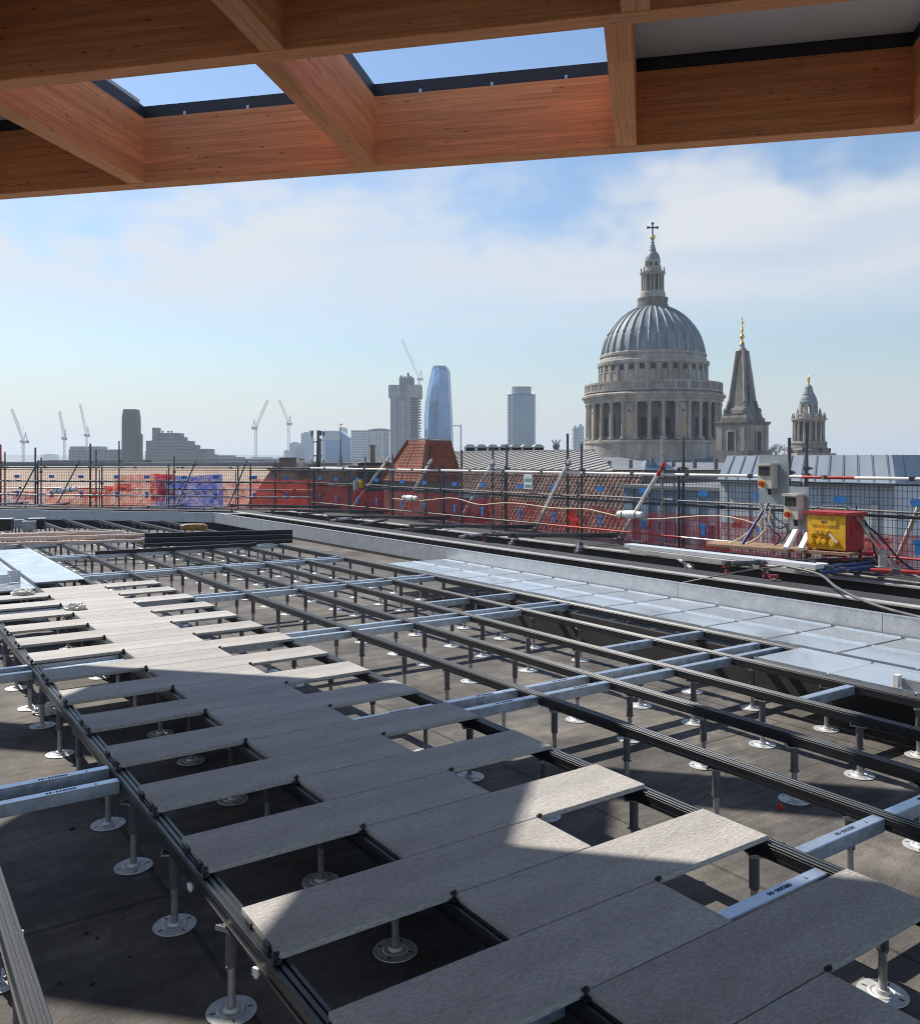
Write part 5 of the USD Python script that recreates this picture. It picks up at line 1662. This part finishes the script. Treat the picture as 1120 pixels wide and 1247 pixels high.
part(t, "tower_shaft", B().span((TX - 23.5 * S3, YT - 23.5 * S3, -34.9), (TX + 23.5 * S3, YT + 23.5 * S3, z3(552))), "stone")
part(t, "scroll_base", rg([(24, 553), (24.5, 548), (21.5, 546), (20.5, 542), (21.5, 540), (20, 537.5)], 24), "stone_dark", smooth=30)
for k in range(8):
    a = k * math.pi / 4 + 0.2
    n0 = np.array([math.cos(a), math.sin(a), 0])
    part(t, "round_opening", B().tube(np.array([TX, YT, z3(548.5)]) + n0 * 23.2 * S3, np.array([TX, YT, z3(548.5)]) + n0 * 24.8 * S3, 0.9, 12), "dark_opening")
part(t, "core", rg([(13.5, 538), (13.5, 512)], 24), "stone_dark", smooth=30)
for k in range(16):
    a = k * math.pi / 8 + 0.1
    o = (TX + 17.2 * S3 * math.cos(a), YT + 17.2 * S3 * math.sin(a), 0)
    part(t, "column", B().lathe([(0.65, z3(538)), (0.5, z3(536.5)), (0.42, z3(515)), (0.62, z3(513))], 10, o), "stone", smooth=40)
for k in range(8):
    a = k * math.pi / 4 + 0.1 + math.pi / 16
    n0 = np.array([math.cos(a), math.sin(a), 0])
    part(t, "opening", B().box(np.array([TX, YT, z3(524)]) + n0 * 13.6 * S3, (0.2, 1.5, 5.0), a), "dark_opening")
part(t, "cornice", rg([(13, 514), (18.6, 513.4), (19, 512), (21, 511.2), (21, 509.8), (13.8, 509.4), (13.8, 506), (14.6, 505.4), (14.6, 504), (11, 503.6)], 32), "stone", smooth=25)
for k in range(16):
    a = k * math.pi / 8 + 0.1
    for R, y0, h in ((18.6, 509.8, 7.5), (13.8, 504, 7.0)):
        if R < 15 and k % 2:
            continue
        o = (TX + R * S3 * math.cos(a), YT + R * S3 * math.sin(a), 0)
        part(t, "urn", B().lathe([(0.34, z3(y0)), (0.3, z3(y0 - 1.5)), (0.45, z3(y0 - 2.8)), (0.15, z3(y0 - 4)), (0.2, z3(y0 - 5)), (0.03, z3(y0 - h))], 8, o), "stone", smooth=40)
for k in range(8):
    a = k * math.pi / 4 + 0.1
    o = np.array([TX + 9.2 * S3 * math.cos(a), YT + 9.2 * S3 * math.sin(a), 0])
    part(t, "arch_pier", B().box(o + [0, 0, (z3(503.5) + z3(492)) / 2], (0.8, 1.1, z3(492) - z3(503.5)), a), "stone")
part(t, "cupola", rg([(9.4, 494.5), (9.9, 493), (10.4, 490.4), (10.4, 489), (9.6, 488.2), (9.2, 485), (7.2, 481.6), (7.2, 480), (6.4, 479.6), (5.2, 476), (4.4, 472.5), (4.6, 471.5), (3.6, 470.6), (2.4, 468.8), (1.4, 468)], 24), "lead_dome", smooth=30)
part(t, "gilded_top", rg([(1.2, 468), (0.9, 466.5), (1.6, 465.5), (1.0, 464.4), (1.9, 462.2), (1.9, 460.5), (1.1, 458.6), (0.3, 457.2)], 14), "gilding", smooth=50)

# bare tree between the towers
c = np.array([(947 - 560) / F * 240, 240, EYE + (560 - 574) / F * 240])
t = thing("bare_tree", "leafless brown treetop between the stone spire and the bell tower", "tree", None, c)
rt = random.Random(5)
tr, tw = B(), B()


def grow(p, d, L, r, lev):
    q = p + d * L
    (tr if lev < 2 else tw).tube(p, q, r, 5, r * 0.65)
    if lev == 6:
        return
    for _ in range(3 if lev else 5):
        nd = d + np.array([rt.gauss(0, .5), rt.gauss(0, .5), rt.gauss(0.05, .35)])
        grow(q, nd / np.linalg.norm(nd), L * rt.uniform(0.62, 0.82), r * 0.6, lev + 1)


tr.tube(c - [0, 0, 28], c, 0.45, 8, 0.34)
grow(c, np.array([0, 0, 1.0]), 2.3, 0.34, 0)
part(t, "trunk", tr, "twig")
part(t, "crown", tw, "twig")
#@@PART5
# ---------------------------------------------------------------- far skyline
def tower_box(name, label, x0, x1, yt, Y, mat, depth=None, cat="building", rotv=0.0):
    """Block seen from x0 to x1, its top at yt, at distance Y. Returns the thing and a face helper."""
    a, c = PY(x0, yt, Y), PY(x1, yt, Y)
    d = depth or (c[0] - a[0])
    t = thing(name, label, cat, None, ((a[0] + c[0]) / 2, Y + d / 2, -35))
    part(t, "wall", B().span((a[0], Y, -34.9), (c[0], Y + d, a[2])), mat)
    return t, a, c, d


def bands(t, a, c, Y, d, zs, h, mat, name="floor_band", out=0.35):
    for z in zs:
        part(t, name, B().span((a[0] - out, Y - out, z), (c[0] + out, Y + d + out, z + h)), mat)


# brick chimney tower at the left
Y = 900.0
k = Y / F
t = thing("brick_chimney_tower", "tall dark brick chimney tower standing alone on the skyline at the left", "chimney", None, ((156.5 - 560) * k, Y, -35))
a, c = PY(147.5, 500, Y), PY(165.8, 500, Y)
ro = lambda i: [(a[0] + i, Y + i), (c[0] - i, Y + i), (c[0] - i, Y + 15 - i), (a[0] + i, Y + 15 - i)]
part(t, "shaft", B().prism(ro(0), -34.9, PY(0, 508, Y)[2], ro(0.5)), "brick_dark")
part(t, "top_stage", B().prism(ro(0.5), PY(0, 508, Y)[2] + .01, PY(0, 498, Y)[2], ro(1.6)), "brick_dark")
part(t, "side_flue", B().span((c[0] + .05, Y + 3, -34.9), (c[0] + 2.6, Y + 12, PY(0, 528, Y)[2])), "brick_dark")
for k2 in range(4):
    x = a[0] + 1.6 + 3.6 * k2
    part(t, "brick_rib", B().span((x, Y - 0.25, -34), (x + 0.9, Y + 0.3, PY(0, 509, Y)[2])), "brick_dark")

# stepped brown block
Y = 950.0
t = thing("stepped_block", "dark stepped concrete block with plant tower right of the chimney tower", "building", None, PY(208, 562, Y) * [1, 1, 0] + [0, 0, -35])
for x0, x1, yt, dd in ((177, 240.5, 549, 40), (177, 226, 536.5, 32), (184, 218, 531.5, 26), (190, 215, 527, 20), (184.2, 190, 520.5, 12), (226.3, 234, 541.5, 26), (234.2, 252, 546.5, 25), (240.8, 254.5, 553, 35)):
    a, c = PY(x0, yt, Y), PY(x1, yt, Y)
    off = {549: 0, 536.5: 2, 531.5: 4, 527: 6, 520.5: 3, 541.5: 3, 546.5: 5, 553: 1}[yt]
    st = part(t, "storey_block", B().span((a[0], Y + off, -34.9), (c[0], Y + off + dd, a[2])), "concrete_dark")
    z = a[2] - 1.2
    n = 0
    while z > PY(0, 566, Y)[2] and n < 5:
        part(st, "floor_band", B().span((a[0] - .3, Y + off - .4, z), (c[0] + .3, Y + off + 1, z + 0.9)), "slab_grey")
        z -= 3.6
        n += 1
for x in (198, 205, 209, 238, 243):
    p = PY(x, 527 if x < 215 else 546, Y + 8)
    part(t, "roof_rail", B().box(p + [0, 0, 1.2], (2.2, 0.5, 2.2)), "concrete_dark")

# long construction block
Y = 1000.0
t, a, c, d = tower_box("long_block", "long low grey block with bare floors between crane and chimney tower", 84, 148, 547.5, Y, "concrete_dark", 30)
bands(t, a, c, Y, d, [a[2] - 0.8 - 3.4 * k2 for k2 in range(6)], 1.0, "concrete", out=0.8)
for k2 in range(10):
    x = a[0] + (c[0] - a[0]) * (k2 + .5) / 10
    part(t, "frame_column", B().span((x - .5, Y - 0.6, -20), (x + .5, Y - 0.02, a[2])), "concrete")
a2, c2 = PY(84, 545.5, Y), PY(120, 543.5, Y)
part(t, "roof_deck", B().span((a2[0], Y + 2, a[2] + .01), (c2[0], Y + 25, c2[2])), "concrete")

for i, (nm, lab, x0, x1, yt, Y, mat, dp) in enumerate([
        ("far_block", "hazy grey block on the horizon right of the stepped block", 255, 292, 556.5, 1200, "concrete_dark", 30),
        ("far_block", "low hazy flat block on the horizon below the lone white crane", 292, 345, 558, 1900, "concrete", 30),
        ("far_block", "faint pale block far off between the two cranes at the left", 50, 66, 553.5, 3400, "concrete", 40),
        ("far_block", "faint stepped tower bits far off just left of the blue towers", 345.5, 352, 549, 2300, "clad_blue", 20),
        ("far_block", "pale blue tower under the right-hand white crane", 352.5, 364.5, 539.5, 1900, "clad_blue", 22),
        ("far_block", "slim pale blue tower just left of the phone mast", 366.5, 377, 527.5, 1900, "clad_blue", 22),
        ("far_block", "lower blue grey block in front of the slim pale tower", 359.5, 370.5, 547.5, 1500, "clad_blue", 20),
        ("far_block", "pale tower top peeping behind the glass block", 413, 422, 521.5, 2100, "clad_pale", 20),
        ("far_block", "hazy light tower low behind the left of the dome", 698, 704, 521, 900, "clad_pale", 12),
        ("far_block", "bluish glass block at the left foot of the dome", 704.3, 711, 519, 950, "glass_office", 12)]):
    t, a, c, d = tower_box(nm, lab, x0, x1, yt, float(Y), mat, float(dp))
    nb_ = 5
    bands(t, a, c, float(Y), d, [a[2] - 2.0 - 4.2 * k2 for k2 in range(nb_)], 1.2, "slab_grey" if "grey" in lab else "clad_pale", out=0.3)
    part(t, "roof_plant", B().span((a[0] + (c[0] - a[0]) * .25, Y + 3, a[2] + .01), (a[0] + (c[0] - a[0]) * .7, Y + d - 3, a[2] + 2.5)), mat)

# blue glass block with slanting top
Y = 1250.0
t = thing("glass_block", "blue glass office block with slanting right roofline behind the dark spire", "building", None, PY(410, 562, Y) * [1, 1, 0] + [0, 0, -35])
b = B()
xs_ = [(395.5, 570), (427, 570), (427, 534), (414, 524.5), (395.5, 525.0)]
fr = np.array([PY(x, y, Y) for x, y in xs_])
bk = fr + [0, 40, 0]
n = len(fr)
b.add(np.vstack([fr, bk]), [[0, i, i + 1] for i in range(1, n - 1)] + [[n, n + i + 1, n + i] for i in range(1, n - 1)] + [[i, n + i, (i + 1) % n] for i in range(n)] + [[(i + 1) % n, n + i, n + (i + 1) % n] for i in range(n)])
part(t, "glass_wall", b, "glass_blue_dark")
part(t, "pale_crown", B().span(PY(395.2, 536, Y - 0.6), PY(413.8, 524.6, Y - 0.1)), "clad_pale")
for k2 in range(6):
    part(t, "fin", B().span(PY(396.5 + 3 * k2, 536, Y - 1.1), PY(397.1 + 3 * k2, 524.2, Y - 0.62)), "panel_white")

# pale slatted offices
Y = 1150.0
t, a, c, d = tower_box("slatted_office", "pale grey office block with white floor bands left of the unfinished tower", 427.5, 447, 525.5, Y, "glass_office", 40)
bands(t, a, c, Y, d, [a[2] - 2.4 - 3.4 * k2 for k2 in range(11)], 1.1, "panel_white", out=0.3)
part(t, "parapet", B().span((a[0] - .5, Y - .5, a[2] + .01), (c[0] + .5, Y + d, a[2] + 1.6)), "roof_grey")
t, a, c, d = tower_box("striped_office", "grey office block with upright white strips beside the unfinished tower", 447.3, 474, 525, Y - 20, "glass_office", 40)
for k2 in range(8):
    x = a[0] + (c[0] - a[0]) * (k2 + .3) / 8
    part(t, "upright_strip", B().span((x, Y - 20.6, -20), (x + 1.2, Y - 20.01, a[2] - 1)), "panel_white" if k2 in (1, 2, 5) else "slab_grey")
a2, c2 = PY(447.3, 525, Y - 20), PY(474, 525, Y - 20)
b = B()
arc = [(a2[0] + (c2[0] - a2[0]) * s, a2[2] + .02 + 3.6 * math.sin(math.pi * (0.15 + 0.62 * s))) for s in np.linspace(0, 1, 9)]
fr = np.array([[x, Y - 19, z] for x, z in arc] + [[c2[0], Y - 19, a2[2] + .01], [a2[0], Y - 19, a2[2] + .01]])
bk = fr + [0, 30, 0]
n = len(fr)
b.add(np.vstack([fr, bk]), [[n - 1, i + 1, i] for i in range(n - 2)] + [[i, n + i, (i + 1) % n] for i in range(n)] + [[(i + 1) % n, n + i, n + (i + 1) % n] for i in range(n)])
part(t, "curved_roof", b, "roof_grey")

# unfinished tower
Y = 1050.0
t = thing("unfinished_tower", "tall unfinished grey concrete tower topped by a crane", "skyscraper", None, PY(494, 562, Y) * [1, 1, 0] + [0, 0, -35])
a, c = PY(475.2, 484, Y), PY(499.5, 484, Y)
part(t, "clad_body", B().span((a[0], Y, -34.9), (c[0], Y + 30, a[2])), "concrete")
for k2 in range(7):
    x = a[0] + 0.8 + k2 * 3.5
    part(t, "sheeting_strip", B().span((x, Y - 0.5, -20), (x + 1.5, Y - 0.01, a[2] - 0.5)), ("slab_grey", "concrete", "concrete_dark")[k2 % 3])
ca = PY(499.6, 484, Y)
cc = PY(511.5, 484, Y)
part(t, "core_wall", B().span((ca[0] + .05, Y + 7, -34.9), (cc[0] - 3, Y + 28, ca[2])), "concrete_dark")
z = -20.0
while z < ca[2]:
    part(t, "floor_slab", B().span((ca[0] + .06, Y - .2, z), (cc[0] + random.uniform(-.4, .6), Y + 30, z + 0.55)), "concrete")
    z += 3.35
for x in (0.15, 4.2, 8.3, 11.2):
    part(t, "frame_column", B().span((ca[0] + x, Y + 0.6, -34), (ca[0] + x + 0.5, Y + 1.1, ca[2])), "concrete")
for k2, (x0, x1, y0, y1) in enumerate([(473, 482, 483.8, 468.5), (482.1, 487, 483.8, 468.8), (487.1, 495, 487, 467.8), (495.1, 503, 483.8, 468.9), (503.1, 513, 483.8, 468.2)]):
    p, q = PY(x0, y0, Y - 1), PY(x1, y1, Y - 1)
    part(t, "climbing_screen", B().span((p[0], Y - 1.5 - 0.3 * (k2 % 2), p[2]), (q[0] - 0.15, Y + 31, q[2])), ("slab_grey", "concrete", "concrete_dark", "slab_grey", "concrete")[k2])
p, q = PY(486, 470, Y + 4), PY(503.5, 459.5, Y + 4)
part(t, "core_top", B().span((p[0], Y + 4, p[2]), (q[0], Y + 22, q[2])), "concrete_dark")
for x, y in ((488.5, 457), (493, 458), (496.8, 453.8), (500, 457.5)):
    p, q = PY(x - 1.3, 459.4, Y + 8), PY(x + 1.3, y, Y + 8)
    part(t, "roof_plant", B().span((p[0], Y + 8, p[2]), (q[0], Y + 12, q[2])), "concrete_dark")

# curved blue glass tower
Y = 1100.0
t = thing("blue_glass_tower", "slender curved blue glass skyscraper with slanted crown", "skyscraper", None, PY(534, 562, Y) * [1, 1, 0] + [0, 0, -35])
k = Y / F


def gx(x, back=0.0):
    return ((x - 560) * k, Y + back)


lev = [(575, 516.6, 533.2, 551.3), (530, 516.4, 533.3, 551.0), (508, 516.3, 533.6, 550.4), (490, 517.6, 534.0, 549.4), (475, 519.8, 534.3, 548.6), (460, 523.0, 534.7, 547.8), (450, 525.3, 535.0, 547.2)]
lev2 = lev + [(444.4, 526.8, 530.5, 544.0)]
ringL = []
for y, l, m, r in lev2:
    z = PY(0, y, Y)[2]
    m2 = m if y > 445 else 531.5
    ringL.append([(*gx(l, 14), z), (*gx(l + 5 if y > 445 else l + 1.5, 4), z if y > 445 else z - 0.4), (*gx(m2, 0 if y > 445 else 3), z if y > 445 else z - 0.5), (*gx(r - 2.5, 9), z), (*gx(r, 20), z), (*gx(r - 5, 38), z), (*gx(l + 5, 38), z)])
A_ = np.array(ringL)
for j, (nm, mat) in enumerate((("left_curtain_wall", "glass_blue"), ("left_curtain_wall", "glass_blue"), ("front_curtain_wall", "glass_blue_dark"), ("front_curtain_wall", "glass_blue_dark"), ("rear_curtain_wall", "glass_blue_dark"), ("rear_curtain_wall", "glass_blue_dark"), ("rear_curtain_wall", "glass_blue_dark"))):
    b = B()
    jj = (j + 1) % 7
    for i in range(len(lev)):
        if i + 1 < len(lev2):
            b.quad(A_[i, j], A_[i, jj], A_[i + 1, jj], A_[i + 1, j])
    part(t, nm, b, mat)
b = B()
b.add(A_[-1], [[0, i, i + 1] for i in range(1, 6)])
part(t, "crown_roof", b, "roof_grey")
for j in (0, 1, 2, 3, 4):
    part(t, "corner_edge", B().path(A_[:, j], 0.35, 5), "clad_pale")
for s in (0.25, 0.45, 0.65, 0.85):
    x = gx(527.5 + 16 * s)
    part(t, "crown_fin", B().span((x[0] - .5, Y + 4, A_[-1, 0, 2] - 3), (x[0] + .5, Y + 30, A_[-1, 0, 2] + 0.5)), "clad_pale")

# rounded glass tower
Y = 1000.0
k = Y / F
t = thing("round_glass_tower", "broad rounded grey blue glass tower left of the dome", "skyscraper", None, PY(636, 562, Y) * [1, 1, 0] + [0, 0, -35])


def oval(hw, hd, n=28):
    return [((636.3 - 560) * k + hw * k * np.sign(math.cos(q)) * abs(math.cos(q)) ** 0.7, Y + 20 + hd * np.sign(math.sin(q)) * abs(math.sin(q)) ** 0.8) for q in np.arange(n) * 2 * math.pi / n]


zt = PY(0, 480.5, Y)[2]
part(t, "outer_wall", B().prism(oval(17.2, 16), -34.9, zt), "glass_tower")
part(t, "upper_drum", B().prism(oval(12.0, 13), zt + .01, PY(0, 471, Y)[2]), "glass_tower")
part(t, "top_cap", B().prism(oval(12.4, 13.5), PY(0, 471, Y)[2] + .01, PY(0, 469.8, Y)[2]), "slab_grey")
z = -8.0
while z < zt + 0.5:
    part(t, "floor_band", B().prism(oval(17.9, 16.7), z, z + 0.7), "clad_blue")
    z += 3.3
z = zt + 2.4
while z < PY(0, 471.5, Y)[2]:
    part(t, "floor_band", B().prism(oval(12.3, 13.4), z, z + 0.5), "slab_grey")
    z += 3.3

# tower cranes
def lattice(b, p0, p1, w, n):
    p0, p1 = np.asarray(p0, float), np.asarray(p1, float)
    t_ = (p1 - p0) / np.linalg.norm(p1 - p0)
    s1 = np.cross(t_, [0, 1, 0])
    s1 /= np.linalg.norm(s1)
    s2 = np.cross(t_, s1)
    cs = [s1 * x * w / 2 + s2 * y * w / 2 for x, y in ((1, 1), (1, -1), (-1, -1), (-1, 1))]
    r = w * 0.12
    for o in cs:
        b.bar(p0 + o, p1 + o, r, r)
    for i in range(n):
        a_, c_ = p0 + (p1 - p0) * i / n, p0 + (p1 - p0) * (i + 1) / n
        for q in range(4):
            o0, o1 = cs[q], cs[(q + 1) % 4]
            b.bar(a_ + (o0 if i % 2 else o1), c_ + (o1 if i % 2 else o0), r * .6, r * .6)
    return b


def crane(label, Y, mast, ytop, ybase, tip, cw, mat, w=1.6):
    """Luffing crane: mast x, top and foot y; jib tip pixel; counterweight side (pixels)."""
    k = Y / F
    foot, head = PY(mast, ybase, Y), PY(mast, ytop, Y)
    t = thing("tower_crane", label, "crane", "cranes on the skyline", foot)
    part(t, "mast", lattice(B(), foot, head, w, max(6, int(np.linalg.norm(head - foot) / 3))), mat)
    part(t, "slewing_unit", B().box(head + [0, 0, 1.0], (w * 1.6, w * 1.6, 2.0)), mat)
    tipw = PY(*tip, Y)
    jf = head + np.array([0, 0, 2.0])
    part(t, "jib", lattice(B(), jf, tipw, w * 0.95, max(8, int(np.linalg.norm(tipw - jf) / 3))), mat)
    sg = np.sign(cw)
    part(t, "counter_jib", B().bar(head + [0, 0, 2.2], head + [cw * k, 0, 2.6], w, w * .45), mat)
    part(t, "counterweight", B().box(head + [cw * k * 0.85, 0, 1.6], (abs(cw) * k * 0.4, w * 1.3, 3.0)), "crane_grey")
    part(t, "cab", B().box(head + [-sg * 1.5, -w, 2.2], (1.8, 1.8, 2.4)), mat)
    ap = head + [cw * k * 0.45, 0, 11.5 * (1 if abs(cw) > 2 else .8)]
    part(t, "a_frame", B().bar(head + [0, 0, 2], ap, w * .3, w * .3).bar(head + [cw * k * 0.8, 0, 2.5], ap, w * .3, w * .3), mat)
    part(t, "pendant_rope", B().bar(ap, jf + (tipw - jf) * 0.75, w * .07, w * .07).bar(tipw, tipw - [0, 0, 6], w * .07, w * .07), "crane_grey")
    return t


crane("white luffing crane at the far left edge of the skyline", 900, 28.5, 540, 566, (14.5, 498), 6, "crane_white", 1.9)
crane("white crane with steep jib, second from the left edge", 950, 78.5, 536, 566, (72.5, 501), 2.5, "crane_white", 1.9)
crane("crane rising behind the long grey block, third from the left", 1000, 105.5, 532, 548, (97.5, 492), 3.5, "crane_white", 1.7)
crane("white crane leaning right, above the low horizon in the left half", 1000, 311.5, 523, 566, (326, 487), -4.5, "crane_white", 2.2)
crane("white crane leaning left, beside the pale blue towers", 1050, 351.5, 518, 566, (340, 486.5), 3.5, "crane_white", 2.0)
crane("crane on top of the unfinished tower with long raised jib", 1045, 510.5, 463.5, 470, (489.5, 413.5), 4.2, "crane_white", 2.2)

# ordinary city far below the skyline, one mass behind the fence
rc = random.Random(21)
b1, b2 = B(), B()
for Y in (95, 140, 200, 260, 340, 430, 540, 680, 820):
    for x in range(-200, 1400, 150):
        xx = x + rc.uniform(-50, 50)
        if Y < 480 and 640 < xx < 1080:
            continue
        w = rc.uniform(60, 120)
        yt = rc.uniform(562.5, 569) if Y < 500 else rc.uniform(559.8, 563)
        if Y < 200:
            yt += 6
        a, c = PY(xx - w / 2, yt, Y), PY(xx + w / 2, yt, Y)
        dd = rc.uniform(15, 35)
        b1.span((a[0], Y, -34.9), (c[0], Y + dd, a[2]))
        b2.span((a[0] - .3, Y - .3, a[2] + .01), (c[0] + .3, Y + dd + .3, a[2] + .4))
t = thing("city_blocks", "mass of ordinary city blocks crowding below the skyline behind the fence", "buildings", kind="stuff")
part(t, "walls", b1, "block_windows", kind="stuff")
part(t, "roofs", b2, "roof_grey", kind="stuff")

# ---------------------------------------------------------------- haze
HZ = 0.00017
raw("haze_air", {"v": ("principled_volume", {"color": (0.82, 0.91, 1.0), "density": HZ, "anisotropy": 0.2})}, [], volume="v.volume")
b = B()
b.span((-9500, -900, -37.0), (9500, 9800, 175.0))
solo("haze", b, "haze_air", kind="stuff")
